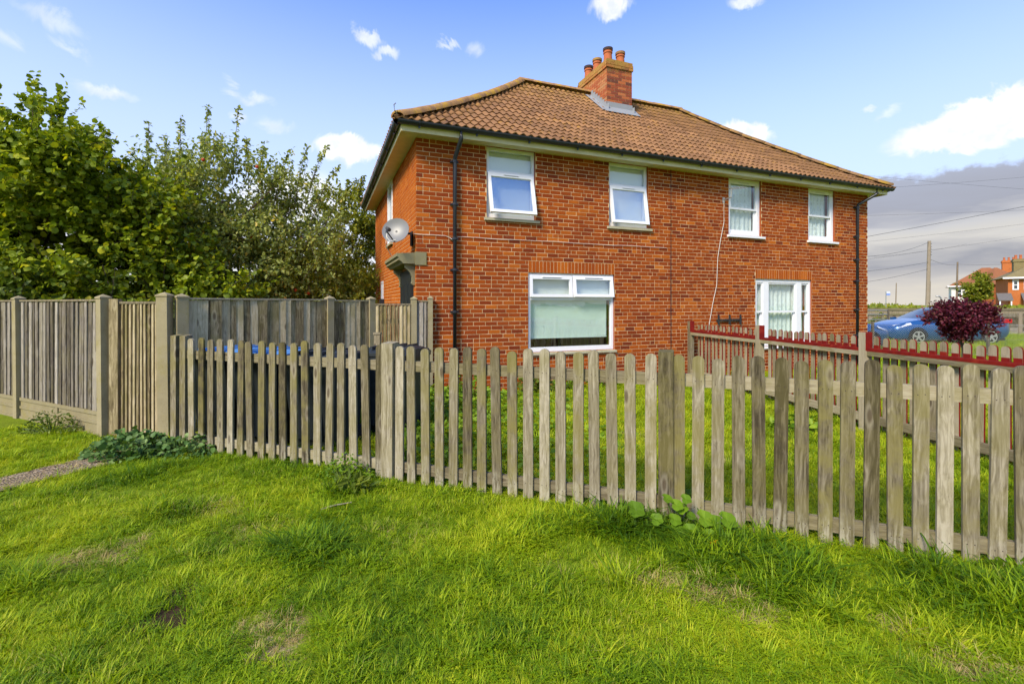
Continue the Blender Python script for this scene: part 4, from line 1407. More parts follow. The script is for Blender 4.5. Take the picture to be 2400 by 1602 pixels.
def build_board_fences():
    P1 = Vector((-4.865, 5.68, 0)); P0 = Vector((-6.86, 6.63, 0)); PM = P0 + (P0 - P1); PMM = PM + (P0 - P1)
    root = thing('board_fence', 'tall grey weathered board fence with concrete posts beside the gravel path', 'fence', (0, 0, 0))
    for a_, b_ in ((PMM, PM), (PM, P0), (P0, P1)):
        d = (b_ - a_).normalized()
        panel(root, a_ + d * .065, b_ - d * .065, .30, 1.615, 'board_wood', .105)
    ang = math.atan2((P1 - P0).y, (P1 - P0).x)
    pm = concrete_post(.105, 1.645)
    for p, ry in ((PMM, -.02), (PM, -.02), (P0, -.025), (P1, -.018)):
        link('post', pm, root, tuple(p), (0, ry, ang))
    # gate at the end of the path
    P2 = Vector((-4.155, 5.72, 0))
    g = thing('board_gate', 'narrow vertical board gate between two concrete posts at the path end', 'gate', tuple((P1 + P2) / 2))
    c = (P1 + P2) / 2
    d = (P2 - P1).normalized(); A = P1 + d * .075 - c; B = P2 - d * .085 - c; ga = math.atan2(d.y, d.x)
    b = MB(); b.box(-.05, .05, -.035, .035, 0, 1.64); link('jamb', b.mesh('jamb', ['board_wood_mossy']), g, tuple(A + d * .05 + Vector((0, 0, 0))), (0, 0, ga))
    A2 = A + d * .115; Lg = (B - A2).length; n = 10; w = Lg / n
    me = MB()
    vs_ = [(-w * .5, -.006, 0), (w * .12, -.026, 0), (w * .42, -.026, 0), (w * .42, .0, 0), (-w * .5, .0, 0)]
    m_ = len(vs_)
    me.raw(vs_ + [(x, y, 1.535) for x, y, z in vs_], [(i, (i + 1) % m_, (i + 1) % m_ + m_, i + m_) for i in range(m_)] + [tuple(range(m_, 2 * m_)), tuple(reversed(range(m_)))])
    bm = me.mesh('board', ['board_wood_mossy'])
    for k in range(n):
        p = A2 + d * (w * (k + .5)); link('board', bm, g, (p.x, p.y, .045), (0, random.gauss(0, .003), ga))
    cc = (A2 + B) / 2
    b = MB(); b.box(-Lg / 2, Lg / 2, -.03, .035, 0, .028); link('capping', b.mesh('capping', ['bare_pine']), g, (cc.x, cc.y, 1.582), (0, 0, ga))
    for z in (.3, .9, 1.4):
        b = MB(); b.box(-Lg / 2, Lg / 2, .002, .05, -.045, .045); link('rail', b.mesh('rail', ['rail_wood']), g, (cc.x, cc.y, z), (0, 0, ga))
    # second run: from the gate corner back to the house
    r2 = thing('board_fence', 'tall board fence behind the wheelie bins leading back to the house', 'fence', (0, 0, 0))
    PB = Vector((-2.31, 7.79, 0)); PS = Vector((-4.06, 5.80, 0)); dirb = (PB - PS).normalized(); PA = PS + dirb * ((PB - PS).length * .73)
    ab = math.atan2(dirb.y, dirb.x)
    pm2 = concrete_post(.125, 1.67)
    link('post', pm2, r2, tuple(P2), (0, -.012, ga))
    link('post', concrete_post(.12, 1.655), r2, tuple(PS + dirb * .02 + Vector((.015, -.01, 0))), (0, 0, ab))
    link('post', concrete_post(.10, 1.655), r2, tuple(PA), (0, 0, ab)); link('post', concrete_post(.10, 1.655), r2, tuple(PB), (0, 0, ab))
    panel(r2, PS + dirb * .09, PA - dirb * .055, .15, 1.635, 'board_wood_mossy', .088)
    panel(r2, PA + dirb * .055, PB - dirb * .055, .15, 1.625, 'board_wood_mossy', .088)
    # gate by the house corner and the short end panel
    PD = Vector((-1.655, 8.015, 0)); PE = Vector((-1.395, 8.115, 0))
    d2 = (PD - PB).normalized(); a2 = math.atan2(d2.y, d2.x)
    g2 = thing('board_gate', 'pale slatted garden gate beside the house corner behind the bin bags', 'gate', tuple((PB + PD) / 2))
    c2 = (PB + PD) / 2; A = PB + d2 * .06 - c2; B = PD - d2 * .055 - c2; Lg = (B - A).length; n = 9; w = Lg / n
    me = MB()
    vs_ = [(-w * .5, -.006, 0), (w * .15, -.024, 0), (w * .42, -.024, 0), (w * .42, .0, 0), (-w * .5, .0, 0)]
    me.raw(vs_ + [(x, y, 1.50) for x, y, z in vs_], [(i, (i + 1) % 5, (i + 1) % 5 + 5, i + 5) for i in range(5)] + [tuple(range(5, 10)), tuple(reversed(range(5)))])
    bm = me.mesh('board', ['board_wood_mossy'])
    for k in range(n):
        p = A + d2 * (w * (k + .5)); link('board', bm, g2, (p.x, p.y, .06), (0, 0, a2))
    cc = (A + B) / 2
    b = MB(); b.box(-Lg / 2, Lg / 2, -.03, .03, 0, .025); link('capping', b.mesh('capping', ['bare_pine']), g2, (cc.x, cc.y, 1.565), (0, 0, a2))
    for z in (.3, 1.3):
        b = MB(); b.box(-Lg / 2, Lg / 2, .002, .045, -.04, .04); link('rail', b.mesh('rail', ['rail_wood']), g2, (cc.x, cc.y, z), (0, 0, a2))
    r3 = thing('board_fence', 'short end panel of board fence between two concrete posts against the brick wall', 'fence', tuple(PD))
    link('post', concrete_post(.09, 1.66), r3, (0, 0, 0), (0, 0, a2)); link('post', concrete_post(.075, 1.67), r3, tuple(PE - PD), (0, 0, a2))
    panel(r3, d2 * .05, (PE - PD) - d2 * .042, .05, 1.62, 'board_wood', .05, gravel=False)


build_front_fence(); build_red_fence(); build_board_fences()

# ------------------------------------------------------------------ bins and bags
def build_bin(label, loc, rz, lid_mat, group):
    root = thing('wheelie_bin', label, 'wheelie bin', loc, rz, group)
    b = MB()
    lo = [(-.23, -.26, .06), (.23, -.26, .06), (.23, .24, .06), (-.23, .24, .06)]
    hi = [(-.285, -.36, .96), (.285, -.36, .96), (.285, .33, .96), (-.285, .33, .96)]
    b.raw(lo + hi, [(3, 2, 1, 0), (0, 1, 5, 4), (1, 2, 6, 5), (2, 3, 7, 6), (3, 0, 4, 7)])
    b.box(-.305, .305, -.385, .355, .93, .975)
    b.box(-.16, .16, -.31, -.27, .15, .60)
    b.build('body', ['bin_black'], root)
    l = MB(); n = 8
    for i in range(n):
        y0 = -.40 + .76 * i / n; y1 = -.40 + .76 * (i + 1) / n
        z = lambda y: .985 + .085 * (1 - ((y + .02) / .40) ** 2 * .75)
        e = .31
        l.face([(-e, y0, z(y0) - .03), (-e * .8, y0, z(y0)), (-e * .8, y1, z(y1)), (-e, y1, z(y1) - .03)][::-1])
        l.face([(-e * .8, y0, z(y0)), (e * .8, y0, z(y0)), (e * .8, y1, z(y1)), (-e * .8, y1, z(y1))])
        l.face([(e * .8, y0, z(y0)), (e, y0, z(y0) - .03), (e, y1, z(y1) - .03), (e * .8, y1, z(y1))])
        l.face([(-e, y0, .972), (-e, y0, z(y0) - .03), (-e, y1, z(y1) - .03), (-e, y1, .972)]); l.face([(e, y0, .972), (e, y1, .972), (e, y1, z(y1) - .03), (e, y0, z(y0) - .03)])
    z0 = .985 + .085 * (1 - (.38 / .40) ** 2 * .75)
    l.face([(-.31, -.40, .972), (.31, -.40, .972), (.31, -.40, z0 - .03), (.248, -.40, z0), (-.248, -.40, z0), (-.31, -.40, z0 - .03)])
    for x in (-.15, .0, .15): l.box(x - .015, x + .015, -.33, .28, 1.05, 1.078)
    l.build('lid', [lid_mat], root)
    h = MB(); h.tube([(-.24, .34, .95), (-.24, .43, .99), (.24, .43, .99), (.24, .34, .95)], .016, 8); h.build('handle', ['bin_black'], root)
    for x in (-.27, .27):
        w = MB(); w.tube([(x - .03, .24, .10), (x + .03, .24, .10)], .10, 16); w.build('wheel', ['rubber'], root)
    return root


def build_bag(label, loc, r, h, seed):
    rs = np.random.default_rng(seed)
    nu, nv = 20, 14
    ph = rs.random(8) * 6.28
    b = MB(); V = []
    for j in range(nv + 1):
        v = j / nv; th = math.pi * v
        for i in range(nu):
            a = 2 * math.pi * i / nu
            rr = math.sin(th) ** .7 if 0 < v < 1 else 0
            k = 1 + .10 * math.sin(3 * a + ph[0] + 4 * v) + .07 * math.sin(7 * a + ph[1] - 6 * v) + .05 * math.sin(11 * a + ph[2] + 9 * v)
            z = h * (.5 - .5 * math.cos(th)); z = z * (1 + .05 * math.sin(5 * a + ph[3]))
            fl = .55 + .45 * math.sin(min(1, (z / h) * 2.2) * math.pi / 2)
            V.append((r * rr * k * fl * math.cos(a), r * rr * k * fl * math.sin(a), max(0, z)))
    F = [(j * nu + i, j * nu + (i + 1) % nu, (j + 1) * nu + (i + 1) % nu, (j + 1) * nu + i) for j in range(nv) for i in range(nu)]
    b.raw(V, F)
    root = thing('bin_bag', label, 'bin bag', loc)
    b.build('sack', ['bag_plastic'], root, True)
    k = MB(); k.tube([(0, 0, h * .96), (.01, 0, h * 1.04), (.05, .02, h * 1.14)], [.05, .02, .045], 8); k.build('knot', ['bag_plastic'], root, True)


def build_bins():
    build_bin('blue-lidded wheelie bin nearest the board gate behind the pickets', tuple(FP(1.50, -.50)), FA, 'bin_blue', 'wheelie bins')
    build_bin('blue-lidded wheelie bin beside a black-lidded one', tuple(FP(2.13, -.52)), FA - R(2), 'bin_blue', 'wheelie bins')
    build_bin('black-lidded wheelie bin next to the blue lids', tuple(FP(2.76, -.62)), FA + R(4), 'bin_black', 'wheelie bins')
    build_bin('black-lidded wheelie bin closest to the bin bags', tuple(FP(3.16, -1.36)), FA + R(6), 'bin_black', 'wheelie bins')
    build_bag('upright black bin bag nearest the slatted garden gate', (-1.88, 7.0, .0), .26, .62, 1)
    build_bag('slumped black bin bag in front of the upright bag', (-1.62, 6.72, .0), .24, .34, 2)
    b = MB(); b.box(-.045, .045, -.035, .035, 0, 1.12); b.box(-.055, .055, -.045, .045, 1.12, 1.15)
    tag(b.build('stake', ['bare_pine'], None, False, (-2.05, 7.25, 0)), 'pale squared timber stake in front of the slatted garden gate', 'stake')


build_bins()

# ------------------------------------------------------------------ leaves and plants
LEAF = {  # outline in (along, across) units, folded a little along the midrib
    'oval': [(0, 0), (.32, .30), (.72, .24), (1, 0), (.72, -.24), (.32, -.30)],
    'narrow': [(0, 0), (.3, .17), (.7, .13), (1, 0), (.7, -.13), (.3, -.17)],
    'round': [(0, 0), (.22, .46), (.70, .48), (1, 0), (.70, -.48), (.22, -.46)],
}


def leaf_arrays(P, D, Nn, size, shape, fold=.25):
    """P base points, D direction of the leaf, Nn its face normal -> verts, quad faces (2 quads a leaf)"""
    n = len(P)
    D = D / np.linalg.norm(D, axis=1, keepdims=True)
    S = np.cross(D, Nn); S /= np.linalg.norm(S, axis=1, keepdims=True) + 1e-9
    U = np.cross(S, D)
    o = LEAF[shape]
    V = np.empty((n, 6, 3))
    for i, (a, w) in enumerate(o):
        droop = -.16 * a * a
        V[:, i] = P + size[:, None] * (D * a + S * w + U * (abs(w) * fold + droop))
    base = np.arange(n)[:, None] * 6
    F = np.concatenate([base + np.array([[0, 1, 2, 3]]), base + np.array([[0, 3, 4, 5]])], 1).reshape(-1, 4)
    return V.reshape(-1, 3), F[:, ::-1]


def unit(v): return v / (np.linalg.norm(v, axis=-1, keepdims=True) + 1e-9)


def crown_leaves(rs, twigs, per, size, shape, droop, spread):
    """twigs: list of (start, end). leaves along each"""
    A = np.array([t[0] for t in twigs]); B = np.array([t[1] for t in twigs])
    n = len(twigs)
    t = rs.random((n, per)) * .95 + .08
    P = A[:, None] + (B - A)[:, None] * t[..., None]
    dirs = unit(B - A)[:, None]
    rnd = rs.normal(size=(n, per, 3)); rnd = unit(rnd)
    D = unit(dirs * .45 + rnd * 1.0 + np.array([0, 0, -droop]))
    P = P + rnd * (rs.random((n, per, 1)) * spread)
    N_ = unit(rs.normal(size=(n, per, 3)) * .55 + np.array([0, 0, 1.0]))
    sz = size * (0.6 + .75 * rs.random((n, per)))
    return P.reshape(-1, 3), D.reshape(-1, 3), N_.reshape(-1, 3), sz.ravel()


def build_tree(name, label, cat, base, blobs, ntwig, per, leaf, shape, mat, seed, twig_len=.55, droop=.5, spread=.05, shoots=(), trunk_r=.12, limbs=9, clump=.75, group=None, fruit=None):
    """blobs: ellipsoids (centre, radii) of the crown, relative to base; shoots: upright leafy rods"""
    rs = np.random.default_rng(seed)
    root = thing(name, label, cat, base, 0, group)
    vol = np.array([b[1][0] * b[1][1] * b[1][2] for b in blobs]); vol = vol / vol.sum()
    tw = []
    # clump centres through the volume (more near the surface) so that light and dark masses and gaps appear
    nc = max(8, int(ntwig / 14))
    cl = []
    for _ in range(nc):
        b = blobs[rs.choice(len(blobs), p=vol)]
        d = unit(rs.normal(size=3)); r = rs.random() ** .38
        cl.append((np.array(b[0]) + d * r * np.array(b[1]), d, np.array(b[0])))
    for _ in range(ntwig):
        c, d, bc = cl[rs.integers(nc)]
        s = c + rs.normal(size=3) * .20 * clump * np.array([1, 1, .8]) * twig_len / .55
        out = unit(s - bc)
        e = s + unit(out * .9 + rs.normal(size=3) * .45 + np.array([0, 0, .35])) * twig_len * (.5 + rs.random())
        if e[2] < .15: e[2] = .15
        tw.append((s, e))
    for (x, y, z, l, lean) in shoots:
        a_ = np.array([x, y, z]); tw += [(a_ + np.array([lean * q, 0, l * q]), a_ + np.array([lean * (q + .3), rs.normal() * .02, l * (q + .3)])) for q in np.linspace(0, .72, 4) for _ in range(2)]
    P, D, N_, sz = crown_leaves(rs, tw, per, leaf, shape, droop, spread)
    V, F = leaf_arrays(P, D, N_, sz, shape)
    light = np.repeat(np.clip(rs.normal(.5, .2, len(P)), 0, 1), 2)
    me = array_mesh('crown', V, F, mat, light)
    cr = link('crown', me, root)
    # trunk, limbs and twigs
    b = MB()
    top = np.array(blobs[0][0]) + np.array([0, 0, blobs[0][1][2] * .35])
    mid = np.array([rs.normal() * .08, rs.normal() * .08, top[2] * .3])
    b.tube([(0, 0, -.05), tuple(mid), tuple((mid + top) / 2 + rs.normal(size=3) * .1), tuple(top)], [trunk_r * 1.25, trunk_r, trunk_r * .6, trunk_r * .2], 9)
    for k in range(limbs):
        c, d, bc = cl[rs.integers(nc)]
        q = .25 + .55 * rs.random()
        s = mid * (1 - q) + top * q if q > .3 else mid
        b.tube([tuple(s), tuple((s + c) / 2 + np.array([0, 0, .12]) + rs.normal(size=3) * .08), tuple(c)], [trunk_r * .45, trunk_r * .28, trunk_r * .08], 6)
    for s, e in tw[::3]:
        b.tube([tuple(s), tuple(e)], [.007, .003], 3, cap=False)
    for (x, y, z, l, lean) in shoots:
        b.tube([(x, y, z - .4), (x + lean * .5, y, z + l * .5), (x + lean, y, z + l)], [.012, .008, .003], 4)
    b.build('trunk', ['bark'], root)
    if fruit:
        m_, cnt = fruit
        ap = MB(); ap.lathe([(.001, -.036), (.026, -.032), (.040, -.005), (.038, .018), (.022, .034), (.004, .028)], 10)
        kinds = [ap.mesh('apple', [q]) for q in m_]
        for k in range(cnt):
            s, e = tw[rs.integers(ntwig)]
            p = s + (e - s) * .3
            p = p + np.array([0, -.15, -.06])
            link('apple', kinds[rs.integers(len(kinds))], root, tuple(p))
    return root


def build_trees():
    build_tree('hazel_tree', 'dense broad-leaved green tree behind the grey board fence by the path', 'tree', (-9.1, 9.0, -.25),
               [((0, 0, 3.0), (2.15, 1.7, 2.1)), ((-1.4, -.3, 3.3), (1.9, 1.5, 2.1)), ((1.5, .2, 2.1), (1.5, 1.4, 1.7)), ((.1, 0, 4.6), (1.3, 1.2, 1.0)), ((-3.2, -1.0, 3.0), (1.8, 1.4, 2.2)), ((2.6, .5, 1.5), (1.1, 1.1, 1.2)), ((1.3, .2, 3.6), (1.1, 1.1, 1.0))],
               5600, 17, .084, 'round', 'hazel_leaf', 21, .50, .55, .05,
               [(-.9, 0, 5.0, .7, .05), (-.2, .2, 5.0, .75, .12), (.5, -.1, 4.9, .6, .1), (-2.0, 0, 5.0, .7, -.1), (.95, .1, 4.5, .5, .25), (1.4, 0, 4.0, .5, .3), (-1.5, 0, 5.1, .6, .0)], .13, 12)
    build_tree('apple_tree', 'open spreading apple tree with red fruit and upright shoots between two green trees', 'tree', (-7.3, 12.0, 0),
               [((0, 0, 3.6), (2.1, 1.6, 1.7)), ((-1.2, 0, 4.0), (1.4, 1.3, 1.3)), ((1.5, 0, 3.4), (1.3, 1.2, 1.2)), ((.3, 0, 2.2), (2.3, 1.5, 1.0)), ((2.2, -.2, 2.3), (1.2, 1.0, 1.1)), ((-1.9, 0, 2.6), (1.1, 1.1, 1.5))],
               3600, 15, .088, 'oval', 'apple_leaf', 33, .50, .45, .05,
               [(-1.9, 0, 4.9, 1.2, .05), (-1.1, 0, 5.0, 1.3, .06), (-.55, .1, 5.1, 1.5, .12), (.25, 0, 5.0, 1.55, .15), (-1.5, .2, 5.0, .9, -.1), (.9, 0, 4.7, .95, .15), (1.3, 0, 4.5, .9, .35), (1.75, .1, 4.4, 1.2, .35),
                (2.05, 0, 4.3, 1.25, .55), (2.2, 0, 4.0, 1.1, .75), (.6, .1, 4.9, .9, -.05), (2.4, .1, 3.7, .8, .8)], .12, 14, 1.0, None, (['apple_red', 'apple_yellow', 'apple_red'], 46))
    build_tree('birch_tree', 'slim yellowing tree standing behind the rear corner of the brick house', 'tree', (-5.75, 16.0, 0),
               [((0, 0, 3.3), (1.25, 1.2, 2.0)), ((.5, 0, 4.6), (.75, .7, .9)), ((-.4, 0, 2.2), (1.3, 1.2, 1.3)), ((.9, 0, 3.0), (.7, .8, 1.5))],
               1300, 17, .095, 'oval', 'birch_leaf', 45, .45, .75, .05, [(.1, 0, 4.9, .9, .15), (.55, 0, 5.1, .8, .2), (-.5, 0, 4.4, .6, -.1), (1.0, 0, 4.9, .6, .3)], .09, 9, 1.0)
    build_tree('willow_bush', 'low drooping olive bush behind the board fence near the house', 'bush', (-6.3, 12.6, 0),
               [((.6, 0, 1.5), (1.9, .9, 1.15)), ((2.1, .6, 1.3), (1.1, .9, 1.0))], 520, 18, .10, 'narrow', 'birch_leaf', 51, .5, 1.0, .05, (), .07, 6, .8)
    build_tree('shrub', 'dark shrub filling the space under the broad-leaved tree', 'bush', (-8.2, 7.9, 0),
               [((0, 0, 1.2), (1.6, .7, 1.1)), ((1.6, .2, 1.1), (1.3, .7, 1.0)), ((-2.0, .2, 1.2), (1.5, .8, 1.2))], 640, 15, .10, 'oval', 'hedge_leaf', 57, .42, .5, .05, (), .06, 8, .8)
    # dense hedge closing the view below the crowns
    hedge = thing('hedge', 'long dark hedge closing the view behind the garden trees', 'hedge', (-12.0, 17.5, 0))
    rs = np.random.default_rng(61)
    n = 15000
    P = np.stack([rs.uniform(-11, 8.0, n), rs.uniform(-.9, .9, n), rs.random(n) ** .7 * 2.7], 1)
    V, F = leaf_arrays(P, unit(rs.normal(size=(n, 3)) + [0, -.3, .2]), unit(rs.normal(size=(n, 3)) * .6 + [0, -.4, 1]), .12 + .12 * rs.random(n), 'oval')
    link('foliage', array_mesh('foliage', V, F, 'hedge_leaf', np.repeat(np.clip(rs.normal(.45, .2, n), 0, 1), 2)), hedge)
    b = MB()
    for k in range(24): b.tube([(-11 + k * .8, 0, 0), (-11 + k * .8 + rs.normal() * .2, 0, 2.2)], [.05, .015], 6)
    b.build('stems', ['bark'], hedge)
    # purple standard shrub on the neighbour's lawn
    build_tree('smoke_bush', 'rounded purple-leaved bush on a short trunk in front of the blue hatchback', 'bush', (8.50, 9.0, 0),
               [((0, 0, 1.33), (.44, .42, .19)), ((.20, 0, 1.40), (.28, .30, .17)), ((-.22, 0, 1.40), (.26, .28, .17)), ((0, 0, 1.13), (.30, .30, .17))],
               1000, 13, .048, 'oval', 'purple_leaf', 71, .15, .1, .03, (), .045, 16, .55)


def plant_leaves(name, label, cat, loc, n, rx, ry, h, leaf, shape, mat, seed, stems=20, group=None, flat=.5, kind=None, dome=True):
    """low leafy plant: stems from the base with leaves held over a dome"""
    rs = np.random.default_rng(seed)
    a = rs.random(n) * 6.283; r = np.sqrt(rs.random(n))
    X = rx * r * np.cos(a); Y = ry * r * np.sin(a)
    Zt = h * (1 - .75 * r ** 2) if dome else np.full(n, h)
    Z = Zt * (.35 + .65 * rs.random(n))
    P = np.stack([X, Y, Z], 1)
    out = unit(np.stack([np.cos(a), np.sin(a), np.full(n, .1)], 1))
    D = unit(out * .8 + rs.normal(size=(n, 3)) * .6)
    N_ = unit(rs.normal(size=(n, 3)) * (1 - flat) + np.array([0, -.25, 1]))
    sz = leaf * (.55 + .8 * rs.random(n))
    V, F = leaf_arrays(P, D, N_, sz, shape, .35)
    root = thing(name, label, cat, loc, 0, group)
    link('foliage', array_mesh('foliage', V, F, mat, np.repeat(np.clip(rs.normal(.5, .22, n), 0, 1), 2)), root)
    b = MB()
    for k in range(min(stems, n)):
        p = P[k]; b.tube([(p[0] * .15, p[1] * .15, -.02), (p[0] * .6, p[1] * .6, p[2] * .7), tuple(p)], [.006, .005, .003], 4, cap=False)
    b.build('stem', ['weed_stem'], root)
    return root


simple('weed_stem', (0.10, 0.14, 0.03), 0.7, 0.3, 20)


def lobed_plant():
    """trailing plant with big round leaves and one yellow flower at the middle fence post"""
    root = thing('squash_plant', 'bright green round-leaved plant with a yellow flower at the foot of the fence post', 'plant', tuple(FP(6.45, .16)))
    spots_ = [(-.26, .03, .20, .085), (-.05, .02, .36, .055), (.01, .03, .31, .06), (.07, .0, .37, .05), (.04, .0, .26, .06), (.10, .02, .21, .055), (.00, .05, .16, .06), (.19, .02, .20, .08), (.26, .0, .17, .07),
              (.33, .02, .22, .085), (.02, .10, .08, .075), (.10, .10, .10, .07), (.06, .14, .05, .06), (.16, .13, .05, .06), (.21, .10, .09, .055), (.08, .20, .02, .05), (-.12, .06, .14, .06)]
    for k, (x, o, z, r) in enumerate(spots_):
        r *= .78; o = o + .05; z = z * .62
        b = MB(); n = 14
        c = FD * x + FN * o + Vector((0, 0, z + .02)); tilt = Vector((random.uniform(-.4, .4), -.55 + random.uniform(-.2, .2), 1)).normalized()
        U = tilt.cross(Vector((0, 1, .1))).normalized(); W = tilt.cross(U)
        rim = []
        for i in range(n):
            a = 2 * math.pi * i / n
            rr = r * (1 + .10 * math.cos(5 * a)) * (0.55 if i == 0 else 1)
            rim.append(c + U * rr * math.cos(a) + W * rr * math.sin(a) + tilt * (.10 * r * math.cos(3 * a)))
        for i in range(n): b.face([c - tilt * r * .15, rim[i], rim[(i + 1) % n]], 0, .25 + .35 * ((k * 7) % 5) / 5 + random.uniform(-.06, .06))
        lf = b.build('leaf', ['weed_leaf'], root)
        s = MB(); s.tube([FD * (x * .3) + Vector((0, 0, -.02)), FD * (x * .7) + FN * o * .6 + Vector((0, 0, z * .7)), c - tilt * r * .15], .005, 5, cap=False); s.build('stalk', ['weed_stem'], lf)
    f = MB(); c = FD * .235 + FN * .26 + Vector((0, 0, .07))
    for k in range(5):
        a = 2 * math.pi * k / 5
        d = Vector((math.cos(a), -.6, math.sin(a))).normalized(); s = d.cross(Vector((0, -1, 0))).normalized()
        f.face([c, c + d * .025 + s * .016, c + d * .048, c + d * .025 - s * .016])
    f.build('flower', ['petal'], root)


def build_plants():
    plant_leaves('mallow_plant', 'bushy blue-green mallow clump spreading at the foot of the board gate', 'plant', (-3.98, 4.98, 0), 700, .44, .30, .27, .050, 'round', 'mallow_leaf', 81, 60)
    plant_leaves('mallow_plant', 'smaller mallow clump at the first pickets beside the big clump', 'plant', (-3.42, 4.98, 0), 300, .34, .22, .20, .046, 'round', 'mallow_leaf', 82, 30)
    plant_leaves('bramble', 'small bramble growing against the concrete gravel board of the grey fence', 'plant', (-5.62, 5.80, 0), 420, .36, .14, .30, .034, 'oval', 'hedge_leaf', 83, 24)
    plant_leaves('bramble', 'leafy bramble at the pickets just before the thick fence post', 'plant', tuple(FP(3.66, .18)), 420, .24, .14, .24, .030, 'oval', 'weed_leaf', 84, 24)
    plant_leaves('dock_plant', 'dark narrow-leaved dock plant in the grass below the thick fence post', 'plant', tuple(FP(3.86, .36)), 80, .18, .12, .13, .10, 'narrow', 'hedge_leaf', 85, 20, flat=.3)
    plant_leaves('dock_plant', 'pale leafy weed at the foot of the last pickets of the low front fence', 'plant', tuple(FP(8.28, .14)), 70, .14, .10, .13, .075, 'narrow', 'weed_leaf', 86, 20, flat=.3)
    plant_leaves('dock_plant', 'dark leafy weed beside the foot of the red-edged fence', 'plant', (3.55, 5.9, 0), 220, .32, .22, .20, .08, 'oval', 'weed_leaf', 87, 20, flat=.3)
    # nettles along the house wall: separate plants
    rs = np.random.default_rng(90)
    lab = ['nettle clump against the brick below the big ground floor window', 'nettle clump by the downpipe foot', 'nettle clump in front of the short end fence panel']
    for k, (x, y, n, h) in enumerate([(2.05, -.35, 240, .48), (2.75, -.25, 170, .36), (3.5, -.3, 150, .34)]):
        plant_leaves('nettle', ['tallest dark nettle clump at the near edge of the big ground floor window', 'nettle clump under the middle of the big ground floor window', 'nettle clump under the far edge of the big ground floor window'][k], 'plant', tuple(HL(x, y, 0)), n, .30, .24, h, .085, 'oval', 'hedge_leaf' if k == 0 else 'weed_leaf', 91 + k, 24, 'nettles below the big window')
    plant_leaves('nettle', lab[1], 'plant', tuple(HL(.75, -.45, 0)), 260, .40, .30, .42, .080, 'oval', 'weed_leaf', 97, 24)
    plant_leaves('nettle', lab[2], 'plant', tuple(HL(.05, -.75, 0)), 280, .42, .36, .34, .080, 'oval', 'weed_leaf', 98, 24)
    # leafy ground cover between the fence and the house corner (uncountable)
    n = 5200
    A = np.stack([rs.uniform(-1.35, 1.5, n), rs.uniform(0, 1, n)], 1)
    x = A[:, 0]; yl = 5.68 - .366 * (x + 4.865) + .18
    yh = 8.1 + (x + 1.63) * .396 - .25
    y = yl + (yh - yl) * A[:, 1]
    keep = rs.random(n) < np.clip(1.15 - (x + 1.35) / 2.6, .12, 1)
    x, y = x[keep], y[keep]; n = len(x)
    hz = (.05 + .20 * vnoise(x, y, 2.2, 17)) * np.clip(1.2 - (x + 1.35) / 3.2, .35, 1)
    P = np.stack([x, y, hz * (.4 + .8 * rs.random(n))], 1)
    V, F = leaf_arrays(P, unit(rs.normal(size=(n, 3)) * [1, 1, .4]), unit(rs.normal(size=(n, 3)) * .4 + [0, -.2, 1]), .045 + .05 * rs.random(n), 'oval', .3)
    tag(link('ground_cover', array_mesh('ground_cover', V, F, 'weed_leaf', np.repeat(np.clip(rs.normal(.55, .2, n), 0, 1), 2))), 'leafy green weeds covering the ground between the thick post and the house corner', 'weeds', kind='stuff')
    lobed_plant()
    b = MB(); b.tube([(0, 0, .02), (.08, .05, .03), (.19, .12, .025)], [.006, .006, .004], 6)
    tag(b.build('stick', ['bare_pine'], None, False, (-1.43, 3.56, 0.02)), 'dry pale stick lying in the grass of the front lawn', 'stick')


build_trees(); build_plants()

